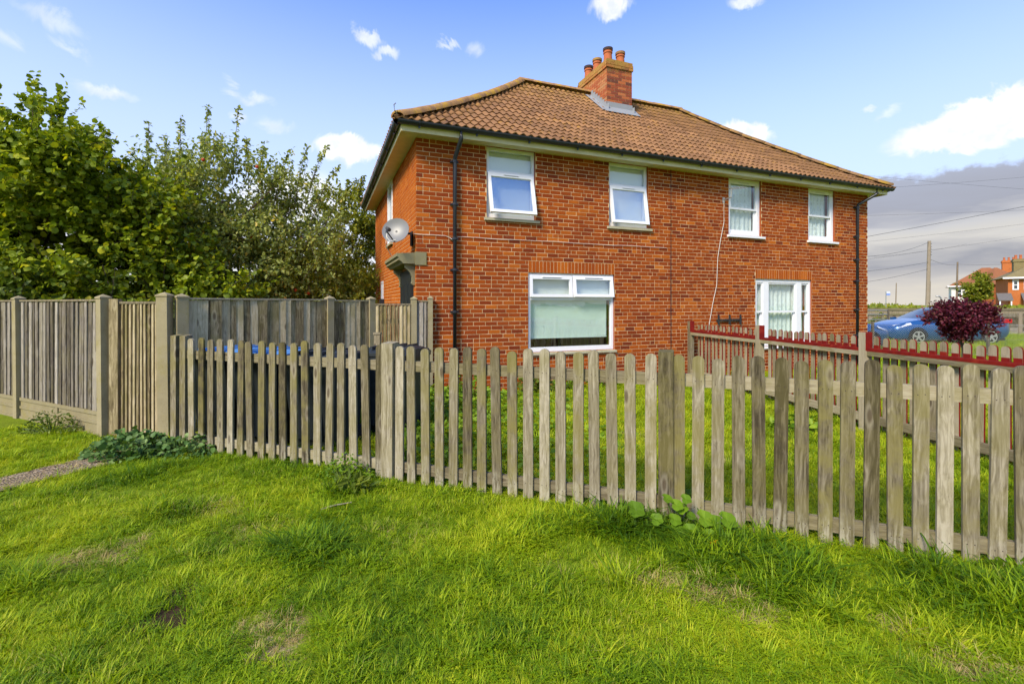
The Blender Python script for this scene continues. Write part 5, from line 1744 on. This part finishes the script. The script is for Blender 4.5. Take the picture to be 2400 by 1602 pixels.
# ------------------------------------------------------------------ cars
def build_car(label, loc, rz, paint):
    """five-door hatchback, nose along local +x, wheels on z = 0"""
    root = thing('parked_car', label, 'car', loc, rz)
    L, Wd = 4.45, 1.78
    # stations: x, roofline z, shoulder z, half width at shoulder, half width at roof, underside z
    st = [(2.20, .60, .58, .55, .50, .34), (2.12, .70, .66, .74, .66, .24), (1.95, .78, .72, .83, .74, .20), (1.55, .90, .80, .87, .76, .19), (1.05, .985, .87, .885, .78, .19),
          (.92, 1.01, .90, .885, .78, .19), (.35, 1.34, .93, .885, .64, .19), (.02, 1.465, .945, .885, .60, .19), (-.55, 1.505, .96, .885, .59, .19), (-1.1, 1.485, .985, .885, .58, .19),
          (-1.55, 1.42, 1.01, .88, .57, .19), (-1.95, 1.16, 1.02, .85, .62, .22), (-2.12, .98, .93, .80, .66, .28), (-2.22, .72, .68, .72, .66, .34)]
    b = MB(); ring = []
    for x, zr, zs, ws, wr, zu in st:
        side = [(ws * .86, zu), (ws * .975, zu + .12), (ws, .55 if zs > .6 else (zu + zs) / 2), (ws * .985, zs - .06), (ws * .95, zs), (wr + (ws * .95 - wr) * .10, zs + (zr - zs) * .90), (wr * .80, zr)]
        full = [(x, w, z) for w, z in side] + [(x, 0, zr + .015)] + [(x, -w, z) for w, z in reversed(side)]
        ring.append(full)
    k = len(ring[0])
    V = [p for r in ring for p in r]
    gl = {(i, j) for i in range(5, 11) for j in (4, 9)}
    for i in range(len(st) - 1):
        for j in range(k - 1):
            q = (i * k + j, (i + 1) * k + j, (i + 1) * k + j + 1, i * k + j + 1)
            mi = 0
            if j in (4, 9) and 5 <= i <= 10: mi = 1
            if j in (5, 6, 7, 8) and i in (5, 6): mi = 1
            if j in (5, 6, 7, 8) and i == 10: mi = 1
            b.raw([V[t] for t in q], [(0, 1, 2, 3)], mi)
    b.raw(ring[0], [tuple(range(k))]); b.raw(ring[-1], [tuple(reversed(range(k)))])
    me = b.mesh('body', [paint, 'car_glass'])
    bm_merge(me)
    link('body', me, root)
    # pillars, sills and door shut lines
    for s in (1, -1):
        p = MB()
        for xa, xb in ((.70, .10), (-.42, -.50), (-1.28, -1.52)):
            za, zb = .93, (1.40 if xa > 0 else 1.44)
            ya, yb = .872 * s, .655 * s
            p.raw([(xa, ya, za), (xa - .07, ya, za), (xb - .07, yb, zb), (xb, yb, zb)], [(0, 1, 2, 3) if s > 0 else (3, 2, 1, 0)])
        p.build('pillar', [paint], root)
        for xd in (.62, -.46, -1.28):
            d = MB(); d.box(xd - .004, xd + .004, s * .886 - .004, s * .886 + .004, .32, .90); d.build('door_gap', ['rubber'], root)
        h = MB(); h.box(.88, 1.0, s * .90 - .09, s * .90 + .09, .93, 1.05); h.build('mirror', [paint], root)
        l = MB()
        l.raw([(2.09, s * .50, .655), (2.01, s * .815, .665), (1.60, s * .885, .79), (1.60, s * .83, .865), (2.04, s * .52, .765)], [(0, 1, 2, 3, 4) if s > 0 else (4, 3, 2, 1, 0)])
        l.build('headlight', ['lamp_clear'], root)
        t = MB(); t.box(-2.17, -1.86, s * .70 - .12, s * .70 + .165, .86, 1.01); t.build('tail_light', ['lamp_red'], root)
        a = MB()
        for xw in (1.36, -1.36):
            for q in range(12):
                a0, a1 = math.pi * q / 12, math.pi * (q + 1) / 12
                pt = lambda a_, r: (xw + r * math.cos(a_), s * .889, .31 + r * math.sin(a_))
                f_ = [pt(a0, .33), pt(a0, .375), pt(a1, .375), pt(a1, .33)]
                a.face(f_)
        a.build('wheel_arch', ['rubber'], root)
        for xw in (1.36, -1.36):
            w = MB(); c = (xw, s * .80, .31)
            wh = MB(); wh.tube([(0, -.10, 0), (0, -.09, 0), (0, .09, 0), (0, .10, 0)], [.27, .315, .315, .27], 24)
            wo = wh.build('wheel', ['rubber'], root, loc=c)
            r = MB()
            yy = s * .103
            n = 24
            for q in range(n):
                a0, a1 = 2 * math.pi * q / n, 2 * math.pi * (q + 1) / n
                f_ = [(math.cos(a0) * .19, yy, math.sin(a0) * .19), (math.cos(a0) * .225, yy, math.sin(a0) * .225), (math.cos(a1) * .225, yy, math.sin(a1) * .225), (math.cos(a1) * .19, yy, math.sin(a1) * .19)]
                r.face(f_)
            for q in range(5):
                for dq in (-.14, .14):
                    a0 = 2 * math.pi * q / 5 + dq + .3
                    u = Vector((math.cos(a0), 0, math.sin(a0))); v = Vector((-math.sin(a0), 0, math.cos(a0)))
                    f_ = [u * .03 - v * .020, u * .20 - v * .016, u * .20 + v * .016, u * .03 + v * .020]
                    f_ = [(p.x, yy + s * .004, p.z) for p in f_]; r.face(f_)
            r.tube([(0, yy, 0), (0, yy + s * .012, 0)], .055, 12)
            r.build('rim', ['alloy'], wo)
    g = MB(); g.box(2.12, 2.185, -.52, .52, .38, .50); g.build('grille', ['rubber'], root)
    g = MB(); g.box(-2.0, 2.0, -.78, .78, .16, .24); g.build('underbody', ['rubber'], root)
    return root


def bm_merge(me):
    import bmesh
    bm = bmesh.new(); bm.from_mesh(me)
    bmesh.ops.remove_doubles(bm, verts=bm.verts, dist=.0005)
    bmesh.ops.recalc_face_normals(bm, faces=bm.faces)
    bm.to_mesh(me); bm.free()
    me.polygons.foreach_set('use_smooth', [True] * len(me.polygons))
    me.update()


def build_cars():
    build_car('blue hatchback parked on the grass behind the purple bush', (17.37, 19.55, 0), R(180), 'car_blue').scale = (1.05, 1.0, 1.0)
    build_car('blue car mostly hidden behind the far corner of the brick house', (10.82, 17.0, 0), R(3), 'car_blue')
    build_car('silver car on the road seen over the far lattice fence', (19.5, 28.6, 0), 0, 'car_silver')


build_cars()

# ------------------------------------------------------------------ far side: fences, verge, poles, houses
def build_far():
    # chain-link fence
    root = thing('chain_link_fence', 'low chain-link fence in front of the blue hatchback', 'fence', (9.9, 14.6, 0))
    W_, H_ = 14.0, .92
    b = MB(); s = .075; r = .0022
    x = -H_
    while x < W_:
        for sg in (1, -1):
            xa, za, xb, zb = (x, 0, x + H_, H_) if sg > 0 else (x + H_, 0, x, H_)
            if xa < 0 or xb < 0 or xa > W_ or xb > W_: continue
            d = Vector((xb - xa, 0, zb - za)).normalized(); n = Vector((-d.z, 0, d.x)) * r
            A, B = Vector((xa, sg * .003, za + .03)), Vector((xb, sg * .003, zb + .03))
            b.face([A - n, B - n, B + n, A + n])
            m = Vector((0, r, 0)); b.face([A - m, B - m, B + m, A + m])
        x += s
    tag(b.build('mesh_wires', ['galvanised'], root), kind='stuff')
    for z in (.05, .5, .95):
        b = MB(); b.tube([(0, 0, z), (W_, 0, z)], .0035, 5); b.build('line_wire', ['galvanised'], root)
    for k in range(6):
        b = MB(); b.box(-.03, .03, .01, .07, 0, 1.05); b.build('post', ['board_wood'], root, loc=((1.2, 4.75, 7.9, 10.6, 12.4, 13.9)[k], 0, 0))
    b = MB(); b.tube([(9.6, -.02, .85), (8.7, -.1, .0)], .025, 6); b.build('brace', ['bare_pine'], root)

    # far lattice-topped fence, metal gate, right-hand plank fence
    f = thing('lattice_fence', 'brown board and lattice fence across the far side of the garden', 'fence', (15.5, 25.0, 0))
    for k in range(48):
        b = MB() if k == 0 else b
        if k == 0:
            b.box(-.085, .085, -.012, .012, .0, 1.02); me = b.mesh('board', ['pole_wood'])
        link('board', me, f, (2.8 + k * .178, 0, random.uniform(-.01, .01)), (0, random.gauss(0, .006), 0))
    for z, h in ((1.28, .06), (1.02, .03), (.30, .03)):
        b = MB(); b.box(2.6, 11.5, -.045, -.015, z, z + h * 2); b.build('rail', ['rail_wood'], f)
    for k in range(24):
        b = MB(); b.box(-.016, .016, -.03, -.010, .30, 1.02); b.build('slat', ['board_wood'], f, loc=(5.2 + k * .27, 0, 0))
    b = MB(); b.box(2.6, 11.5, -.01, .02, 1.09, 1.28); b.build('top_board', ['bare_pine'], f)
    g = thing('field_gate', 'grey five-bar gate beside the end of the lattice fence', 'gate', (17.2, 23.2, 0))
    for z in (.35, .6, .85, 1.1, 1.30):
        b = MB(); b.tube([(-1.4, 0, z), (1.15, 0, z)], .022, 6); b.build('bar', ['galvanised'], g)
    for x in (-1.4, 0, 1.15):
        b = MB(); b.box(x - .035, x + .035, -.03, .03, 0, 1.36); b.build('post', ['board_wood'], g)
    p = thing('plank_fence', 'grey horizontal plank fence behind the tail of the blue hatchback', 'fence', (22.0, 24.5, 0))
    for j in range(6):
        b = MB(); b.box(0, 3.95, -.015, .015, 0, .168); m1 = b.mesh('plank', ['board_wood'])
        for k in range(3): link('plank', m1, p, (.1 + k * 4.15, random.uniform(-.01, .01), .05 + j * .18), (0, random.gauss(0, .003), 0))
    for k in range(4):
        b = MB(); b.box(-.09, .09, -.05, .03, 0, 1.16); b.build('post', ['pole_wood'], p, loc=(k * 4.15, 0, 0))
    # rough grass verge and hedge lines, leaf masses
    def verge(x0, x1, y0, y1, h, n, seed, label, size=.22):
        rs = np.random.default_rng(seed)
        X = rs.uniform(x0, x1, n); Y = rs.uniform(y0, y1, n)
        Z = h * (.55 + .45 * vnoise(X, Y, .35, seed)) * rs.random(n) ** .45
        P = np.stack([X, Y, Z], 1)
        V, F = leaf_arrays(P, unit(rs.normal(size=(n, 3)) * .6 + [0, 0, .9]), unit(rs.normal(size=(n, 3)) * .6 + [0, -1, .4]), size * (.6 + rs.random(n)), 'oval')
        tag(link('verge', array_mesh('verge', V, F, 'field_leaf', np.repeat(np.clip(.45 + .35 * (vnoise(X, Y, .2, seed + 1) - .5) * 2 + rs.normal(0, .12, n), 0, 1), 2))), label, 'verge', kind='stuff')
    verge(18, 46, 33, 38, 1.62, 9000, 101, 'rough green verge beyond the far road')
    verge(32, 60, 27, 31, 1.75, 9000, 102, 'bright grassy bank above the grey plank fence', .18)
    plant_leaves('shrub', 'small green shrub beside the field gate', 'bush', (18.2, 23.6, 0), 420, .75, .4, 1.25, .12, 'oval', 'field_leaf', 103, 20)
    verge(40, 130, 60, 75, 1.7, 6000, 104, 'far field hedge under the telegraph poles', .35)
    # poles
    def pole(x, y, h, r, label, arm=True):
        t = thing('telegraph_pole', label, 'pole', (x, y, 0), 0, 'telegraph poles')
        b = MB(); b.tube([(-.12, 0, 0), (0, 0, h * .5), (.10, 0, h)], [r, r * .9, r * .75], 10); b.build('shaft', ['pole_wood'], t)
        if arm:
            for k in range(5):
                i = MB(); i.tube([(.10, 0, h - .3 - k * .28), (.30, -.05, h - .28 - k * .28)], [.02, .03], 6); i.build('insulator', ['dark_metal'], t)
        return t
    pole(42.0, 48.0, 8.0, .19, 'thick leaning telegraph pole behind the purple bush and its wires')
    pole(66.4, 71.0, 7.95, .14, 'telegraph pole standing in front of the white far house', False)
    pole(113.0, 140.0, 8.0, .16, 'distant thin telegraph pole beside the bus stop flag', False)
    pole(114.2, 130.0, 8.0, .15, 'distant thin telegraph pole just behind the thick one', False)
    # wires: each span is its own thing
    def wire(a, b_, sag, label, r=.014):
        a = Vector(a); b_ = Vector(b_); m = MB(); pts = []
        for k in range(13):
            q = k / 12; p = a.lerp(b_, q); p.z -= sag * 4 * q * (1 - q); pts.append(p - a)
        m.tube(pts, r, 5); tag(m.build('overhead_wire', ['wire'], None, False, tuple(a)), label, 'wire', 'overhead wires')
    top = lambda z: (42.1, 48.0, z)
    wire(top(7.9), (20, 30, 4.6), .5, 'overhead wire falling from the thick pole top towards the house corner')
    wire(top(5.9), (26, 42, 4.3), .3, 'lower overhead wire from the thick pole towards the house')
    wire(top(5.2), (24, 44, 3.0), .5, 'lowest sagging overhead wire from the thick pole towards the house')
    wire(top(6.2), (66.5, 71.0, 7.6), .3, 'overhead wire from the thick pole to the pole by the white house')
    wire((66.5, 71.0, 7.6), (90, 76, 9.0), .4, 'overhead wire from the second pole across the far roofs')
    def across(px0, py0, px1, py1, y, label, r, sag=.15):
        P = lambda px, py: ((px - 1200) / 1115 * y, y, 1.57 + (714 - py) / 1115 * y)
        A, B = Vector(P(px0, py0)), Vector(P(px1, py1)); d = B - A
        wire(A - d * .6, B + d * .6, sag, label, r)
    spans = [(2070, 412, 2400, 440), (2090, 436, 2400, 412), (2037, 502, 2400, 489), (2035, 551, 2400, 481), (2037, 563, 2400, 522), (2180, 584, 2400, 551), (2037, 604, 2180, 584)]
    names = ['topmost overhead wire sloping down across the top of the grey cloud bank', 'overhead wire rising across the top of the grey cloud bank', 'nearly level overhead wire through the middle of the grey cloud bank',
             'thickest overhead wire rising steeply from the house corner', 'thin overhead wire just below the thickest one', 'thin overhead wire rising from the thick pole', 'thin overhead wire reaching the thick pole from the house side']
    for k, s in enumerate(spans):
        across(*s, 40 + k * 1.5, names[k], .018 if k == 3 else .008)
    # bus stop flag, hooked pipe
    t = thing('bus_stop_sign', 'small blue and white bus stop flag on a thin post', 'sign', (33.8, 43.0, 0))
    b = MB(); b.tube([(0, 0, 0), (0, 0, 2.78)], .035, 8); b.build('pole', ['galvanised'], t)
    b = MB(); b.box(.05, .38, -.012, .012, 2.60, 2.78, 0); b.box(.05, .38, -.012, .012, 2.42, 2.597, 1); b.build('flag', ['sign_white', 'sign_blue'], t)
    t = thing('hooked_pipe', 'grey hooked pipe rising behind the purple bush', 'pipe', (31.6, 35.0, 0))
    b = MB(); b.tube([(0, 0, 0), (0, 0, 1.8), (-.03, 0, 2.05), (-.14, 0, 2.18), (-.40, 0, 2.2)], .05, 8); b.build('tube', ['galvanised'], t, True)
    # far houses
    def hip_roof(b, x0, x1, y0, y1, ze, zr, ov, mi=0):
        x0 -= ov; x1 += ov; y0 -= ov; y1 += ov
        h = min(x1 - x0, y1 - y0) / 2; a = [(x0, y0, ze), (x1, y0, ze), (x1, y1, ze), (x0, y1, ze)]
        if x1 - x0 >= y1 - y0: r0, r1 = (x0 + h, (y0 + y1) / 2, zr), (x1 - h, (y0 + y1) / 2, zr)
        else: r0, r1 = ((x0 + x1) / 2, y0 + h, zr), ((x0 + x1) / 2, y1 - h, zr)
        if x1 - x0 >= y1 - y0: fs = [[a[0], a[1], r1, r0], [a[1], a[2], r1], [a[2], a[3], r0, r1], [a[3], a[0], r0]]
        else: fs = [[a[0], a[1], r0], [a[1], a[2], r1, r0], [a[2], a[3], r1], [a[3], a[0], r0, r1]]
        for f_ in fs: b.face(f_, mi)
        b.face(a[::-1], mi)

    def far_window(par, x, y, z, w, h):
        b = MB(); b.box(x, x + w, y - .05, y + .02, z, z + h); o = b.build('window', ['upvc'], par)
        b = MB(); b.box(x + .12, x + w - .12, y - .06, y - .051, z + .12, z + h / 2 - .04); b.box(x + .12, x + w - .12, y - .06, y - .051, z + h / 2 + .04, z + h - .12); b.build('pane', ['car_glass'], o)

    def chimney(par, x, y, w, d, z0, z1, n, mat='far_brick'):
        b = MB(); b.box(x, x + w, y, y + d, z0, z1); b.box(x - .08, x + w + .08, y - .08, y + d + .08, z1 - .35, z1 - .12); c = b.build('chimney', [mat], par)
        for k in range(n):
            p = MB(); p.lathe([(.14, 0), (.11, .3), (.13, .4), (.13, .48)], 10, (x + .25 + k * (w - .5) / max(1, n - 1), y + d / 2, z1)); p.build('pot', ['terracotta'], c)

    A = thing('house', 'far white-rendered house with an orange hipped roof beyond the verge', 'house', (70.2, 76.0, 0), R(-40))
    b = MB(); b.box(0, 3.9, 0, 7.5, 0, 4.5); b.build('wall', ['render_white'], A)
    b = MB(); b.box(3.9, 8.4, .01, 7.49, 0, 4.5); b.build('wall', ['far_brick'], A)
    b = MB(); hip_roof(b, 0, 8.4, 0, 7.5, 4.5, 7.5, .45); b.build('roof', ['far_tile'], A)
    b = MB(); b.box(-.5, 8.9, -.52, -.40, 4.40, 4.58); b.build('gutter', ['upvc'], A)
    for x in (.5, 1.9): far_window(A, x, 0, 2.75, .75, 1.35)
    far_window(A, 1.0, 0, .8, 1.3, 1.3)
    chimney(A, 6.0, 3.0, 1.5, 1.0, 6.4, 8.5, 3)
    B = thing('house', 'far orange brick house wing with a hipped roof next to the white house', 'house', (66.95, 66.0, 0), 0)
    b = MB(); b.box(0, 5.0, 0.02, 2.6, 0, 4.35, 0); b.build('wall', ['far_brick'], B)
    b = MB(); b.box(.0, 5.0, -.02, .02, .0, 4.34); b.build('end_wall', ['far_brick_shaded'], B)
    b = MB(); hip_roof(b, 0, 5.0, 0, 4.6, 4.36, 6.9, .35); b.build('roof', ['far_tile'], B)
    b = MB(); b.box(-.06, .03, .75, 1.25, 2.6, 4.0); o_ = b.build('window', ['upvc'], B)
    b = MB(); b.box(-.07, -.061, .83, 1.17, 2.7, 3.9); b.build('pane', ['car_glass'], o_)
    Cc = thing('house', 'far brick house with two white windows and lean-to porches beside the bank', 'house', (56.3, 54.0, 0), R(-36))
    b = MB(); b.box(0, 9, 0, 6, 0, 4.6); b.build('wall', ['far_brick'], Cc)
    b = MB(); hip_roof(b, 0, 9, 0, 6, 4.6, 6.7, .45); b.build('roof', ['far_tile_green'], Cc)
    b = MB(); b.box(-.5, 9.5, -.52, -.40, 4.5, 4.68); b.build('gutter', ['upvc'], Cc)
    for x in (.35, 1.25, 3.6, 5.6): far_window(Cc, x, 0, 3.25, .50, 1.12)
    for x in (-.95, 1.0):
        b = MB(); b.raw([(x, -1.1, 2.1), (x + 1.2, -1.1, 2.1), (x + 1.2, 0, 2.9), (x, 0, 2.9), (x, -1.1, 2.03), (x + 1.2, -1.1, 2.03), (x + 1.2, 0, 2.82), (x, 0, 2.82)], [(0, 1, 2, 3), (7, 6, 5, 4), (4, 5, 1, 0), (5, 6, 2, 1), (7, 4, 0, 3)])
        po = b.build('porch', ['slate'], Cc)
        for px in (x + .1, x + 1.0):
            q = MB(); q.box(px, px + .10, -1.0, -.90, 0, 2.08); q.build('porch_post', ['upvc'], po)
    chimney(Cc, .9, 2.4, 1.7, .9, 5.4, 6.9, 4, 'far_tile_green')
    build_tree('ash_tree', 'small bright green tree standing in front of the far white house', 'tree', (62.6, 64.0, 0), [((0, 0, 3.3), (1.5, 1.3, 1.2)), ((.2, 0, 4.5), (.8, .8, .9))], 380, 12, .28, 'oval', 'field_leaf', 77, .6, .4, .1, (), .13, 8, 1.0)
    # shed with a maroon roof behind the fence near the house
    s = thing('shed', 'low maroon-roofed shed glimpsed over the fence near the side door', 'shed', (-4.55, 15.6, 0))
    b = MB(); b.box(-.75, .75, -.5, .5, 0, 1.55); b.build('wall', ['board_wood'], s)
    b = MB(); b.raw([(-.85, -.6, 1.56), (.85, -.6, 1.56), (.85, .6, 1.80), (-.85, .6, 1.80), (-.85, -.6, 1.62), (.85, -.6, 1.62), (.85, .6, 1.86), (-.85, .6, 1.86)], [(4, 5, 6, 7), (0, 1, 5, 4), (1, 2, 6, 5), (3, 0, 4, 7), (3, 2, 1, 0)]); b.build('roof', ['shed_roof'], s)


build_far()

# ------------------------------------------------------------------ grass
def tuft(seed, n, length, spread, width, lean):
    rs = np.random.default_rng(seed); b = MB()
    for k in range(n):
        a = rs.random() * 6.283; r = spread * math.sqrt(rs.random())
        p = Vector((r * math.cos(a), r * math.sin(a), -.006))
        d = Vector((math.cos(a + rs.normal() * .9), math.sin(a + rs.normal() * .9), 0)); l = length * (.45 + .75 * rs.random()); w = width * (.7 + .6 * rs.random())
        s = Vector((-d.y, d.x, 0)); cv = lean * (.3 + rs.random())
        t_ = rs.random(); pr = None; seg = 3
        rows = []
        for i in range(seg + 1):
            q = i / seg
            c = p + d * (l * cv * q * q) + Vector((0, 0, l * (q - .38 * cv * q * q)))
            ww = w * (1 - q ** 1.6) * .5
            rows.append((c - s * ww, c + s * ww, c))
        for i in range(seg - 1): b.face([rows[i][0], rows[i][1], rows[i + 1][1], rows[i + 1][0]], 0, t_)
        b.face([rows[seg - 1][0], rows[seg - 1][1], rows[seg][2]], 0, t_)
    return b


def build_grass():
    variants = [(1, 16, .062, .040, .0050, .7), (2, 14, .052, .044, .0054, 1.0), (3, 16, .076, .036, .0048, .85), (4, 12, .046, .046, .0058, 1.2), (5, 17, .090, .034, .0052, 1.0)]
    homes = [(-.9, 2.6), (.3, 2.4), (1.2, 3.0), (-2.0, 3.4), (2.0, 2.7), (-.2, 2.9)]
    coll = bpy.data.collections.new('grass_tufts'); 
    objs = []
    clover = MB(); rc = np.random.default_rng(8)
    for k in range(16):
        cx, cy, cz = rc.normal(0, .03), rc.normal(0, .03), .012 + .02 * rc.random()
        for q in range(3):
            a_ = rc.random() * .4 + q * 2.094; l_ = .011 + .004 * rc.random(); d_ = Vector((math.cos(a_), math.sin(a_), .15)); w_ = Vector((-d_.y, d_.x, 0)) * .55
            c_ = Vector((cx, cy, cz)); clover.face([c_, c_ + (d_ + w_) * l_ * .7, c_ + d_ * l_ * 1.2, c_ + (d_ - w_) * l_ * .7], 0, .2 + .4 * rc.random())
    for k, v in enumerate(variants + [None]):
        o = (tuft(*v) if v else clover).build('grass_tuft' if v else 'clover_patch', ['grass_blade'], None, True, (homes[k][0], homes[k][1], 0))
        tag(o, 'single tuft of lawn grass among many on the front lawn' if v else 'small patch of clover among the lawn grass', 'grass', 'grass tufts', 'stuff')
        objs.append(o)
    rs = np.random.default_rng(5)
    X, Y = [], []
    def fill(y0, y1, dens, xmin=None, xmax=None, k=1.12, pad=1.2):
        W0 = lambda y: k * y + pad
        n = int(dens * (y1 - y0) * (W0(y0) + W0(y1)))
        y = rs.uniform(y0, y1, n); x = rs.uniform(-1, 1, n) * W0(y1)
        m = np.abs(x) < W0(y)
        if xmin is not None: m &= x > xmin
        if xmax is not None: m &= x < xmax
        X.append(x[m]); Y.append(y[m])
    fill(1.45, 2.6, 1600); fill(2.6, 3.8, 1300); fill(3.8, 5.4, 950); fill(5.4, 7.5, 480, -8.5); fill(7.5, 11, 300, -3); fill(11, 17, 90, 5.5, k=1.15); fill(17, 26, 34, 11, k=1.15)
    x = np.concatenate(X); y = np.concatenate(Y)
    # keep off the house, the path and the yard behind the board fence
    hx = (x - HC.x) * HU.x + (y - HC.y) * HU.y; hy = (x - HC.x) * HV.x + (y - HC.y) * HV.y
    m = ~((hy > -.03) & (hx > -.1) & (hx < HW + .1) & (hy < HD + .2))
    fs = (x - FO.x) * FD.x + (y - FO.y) * FD.y; fn = (x - FO.x) * FN.x + (y - FO.y) * FN.y      # fn > 0: street side
    m &= ~((fn < -.05) & (fs < 1.2) & (y < 12))
    m &= ~((hy > -.2) & (hx < 0) & (y < 12))
    pm = path_mask(x, y); m &= (pm < .5) | (rs.random(len(x)) < .05)
    dry = spots(x, y, DRY); dk = spots(x, y, DARK)
    m &= rs.random(len(x)) > np.clip(dry * .55 - .12, 0, .42)
    m &= rs.random(len(x)) > np.clip(dk * .95, 0, .82)
    x, y, dry, dk, fs, fn = (q[m] for q in (x, y, dry, dk, fs, fn))
    n = len(x)
    big = vnoise(x, y, .7, 31); med = vnoise(x, y, 2.3, 32); fine = vnoise(x, y, 7.0, 33)
    scl = .56 + .55 * med * big + .60 * (fine - .5) + .30 * rs.random(n)
    scl *= np.where((fn > -.05) & (fn < .25), 1 + .35 * np.clip(vnoise(x, y, 3.0, 35) * 2 - .6, 0, 1), 1)
    thick = np.clip(1.35 - np.abs(fn - .52) / .40, 0, 1) * np.clip((fs - 5.2) / .8, 0, 1) * np.clip(vnoise(x, y, 2.0, 36) * 1.8 - .35, 0, 1)   # lush tufts in front of the right-hand pickets
    scl *= 1 + 1.45 * thick
    clus = np.clip(vnoise(x, y, 3.3, 37) * 2.6 - 1.75, 0, 1); scl *= 1 + .7 * clus
    scl *= 1 - .50 * np.clip(dry, 0, 1)
    scl *= np.where(fn < 0, 1.35, 1.0) * np.where(y > 10, 1.4, 1.0) * np.where(y > 16, 1.8, 1.0)
    tint = .55 + .34 * (vnoise(x, y, .9, 41) - .5) + .42 * (vnoise(x, y, 3.6, 42) - .5) + rs.normal(0, .10, n) - .25 * thick - .22 * clus - .35 * dk
    tint = tint + .18 * np.clip(dry, 0, .5) + np.where(fn < 0, .12, 0)
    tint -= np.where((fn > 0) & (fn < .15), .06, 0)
    drya = np.clip(dry * .95 + .42 * (vnoise(x, y, 1.6, 43) - .62) + rs.normal(0, .08, n), 0, 1)
    near_path = np.clip(1 - (path_dist(x, y) - .19) / .14, 0, 1)
    drya = np.maximum(drya, .55 * near_path)
    z = gh(x, y) * ((np.abs(x) < 5.2) & (y < 9))
    me = bpy.data.meshes.new('grass'); me.vertices.add(n)
    me.vertices.foreach_set('co', np.stack([x, y, z], 1).astype(np.float32).ravel())
    def put(name, typ, arr, key='value'):
        a = me.attributes.new(name, typ, 'POINT'); a.data.foreach_set(key, arr.ravel())
    put('gtint', 'FLOAT', np.clip(tint, 0, 1).astype(np.float32)); put('gdry', 'FLOAT', drya.astype(np.float32)); put('gscl', 'FLOAT', np.clip(scl, .3, 4).astype(np.float32))
    put('grot', 'FLOAT_VECTOR', np.stack([rs.normal(0, .10, n), rs.normal(0, .10, n), rs.random(n) * 6.283], 1).astype(np.float32), 'vector')
    gi_ = rs.integers(0, len(objs) - 1, n)
    cl_ = (vnoise(x, y, 1.7, 51) > .62) & (rs.random(n) < .55) | (rs.random(n) < .05)
    gi_ = np.where(cl_ & (y < 6), len(objs) - 1, gi_)
    put('gidx', 'INT', gi_.astype(np.int32))
    me.materials.append(MATS['grass_blade'])
    o = link('grass', me); tag(o, 'green lawn grass with dry straw patches and longer tufts along the fence', 'grass', kind='stuff')
    ng = bpy.data.node_groups.new('grass_scatter', 'GeometryNodeTree')
    ng.interface.new_socket('Geometry', in_out='INPUT', socket_type='NodeSocketGeometry'); ng.interface.new_socket('Geometry', in_out='OUTPUT', socket_type='NodeSocketGeometry')
    N = ng.nodes; Lk = ng.links
    gi = N.new('NodeGroupInput'); go = N.new('NodeGroupOutput')
    g2i = N.new('GeometryNodeGeometryToInstance')
    for ob in reversed(objs):
        oi = N.new('GeometryNodeObjectInfo'); oi.transform_space = 'ORIGINAL'; oi.inputs['Object'].default_value = ob; oi.inputs['As Instance'].default_value = True
        Lk.new(oi.outputs['Geometry'], g2i.inputs[0])
    iop = N.new('GeometryNodeInstanceOnPoints'); iop.inputs['Pick Instance'].default_value = True
    def na(name, typ):
        q = N.new('GeometryNodeInputNamedAttribute'); q.data_type = typ; q.inputs['Name'].default_value = name; return q.outputs['Attribute']
    mtp = N.new('GeometryNodeMeshToPoints')
    Lk.new(gi.outputs[0], mtp.inputs['Mesh']); Lk.new(mtp.outputs[0], iop.inputs['Points'])
    # a list of instances to pick from: join the single-object infos
    join = N.new('GeometryNodeJoinGeometry')
    for ob in objs:
        oi = N.new('GeometryNodeObjectInfo'); oi.transform_space = 'ORIGINAL'; oi.inputs['Object'].default_value = ob; oi.inputs['As Instance'].default_value = True
        Lk.new(oi.outputs['Geometry'], join.inputs[0])
    N.remove(g2i)
    Lk.new(join.outputs[0], iop.inputs['Instance']); Lk.new(na('gidx', 'INT'), iop.inputs['Instance Index'])
    er = N.new('FunctionNodeEulerToRotation'); Lk.new(na('grot', 'FLOAT_VECTOR'), er.inputs[0]); Lk.new(er.outputs[0], iop.inputs['Rotation'])
    Lk.new(na('gscl', 'FLOAT'), iop.inputs['Scale']); Lk.new(iop.outputs[0], go.inputs[0])
    md = o.modifiers.new('scatter', 'NODES'); md.node_group = ng
    bpy.data.collections.remove(coll)
    print('grass tufts', n)


build_grass()
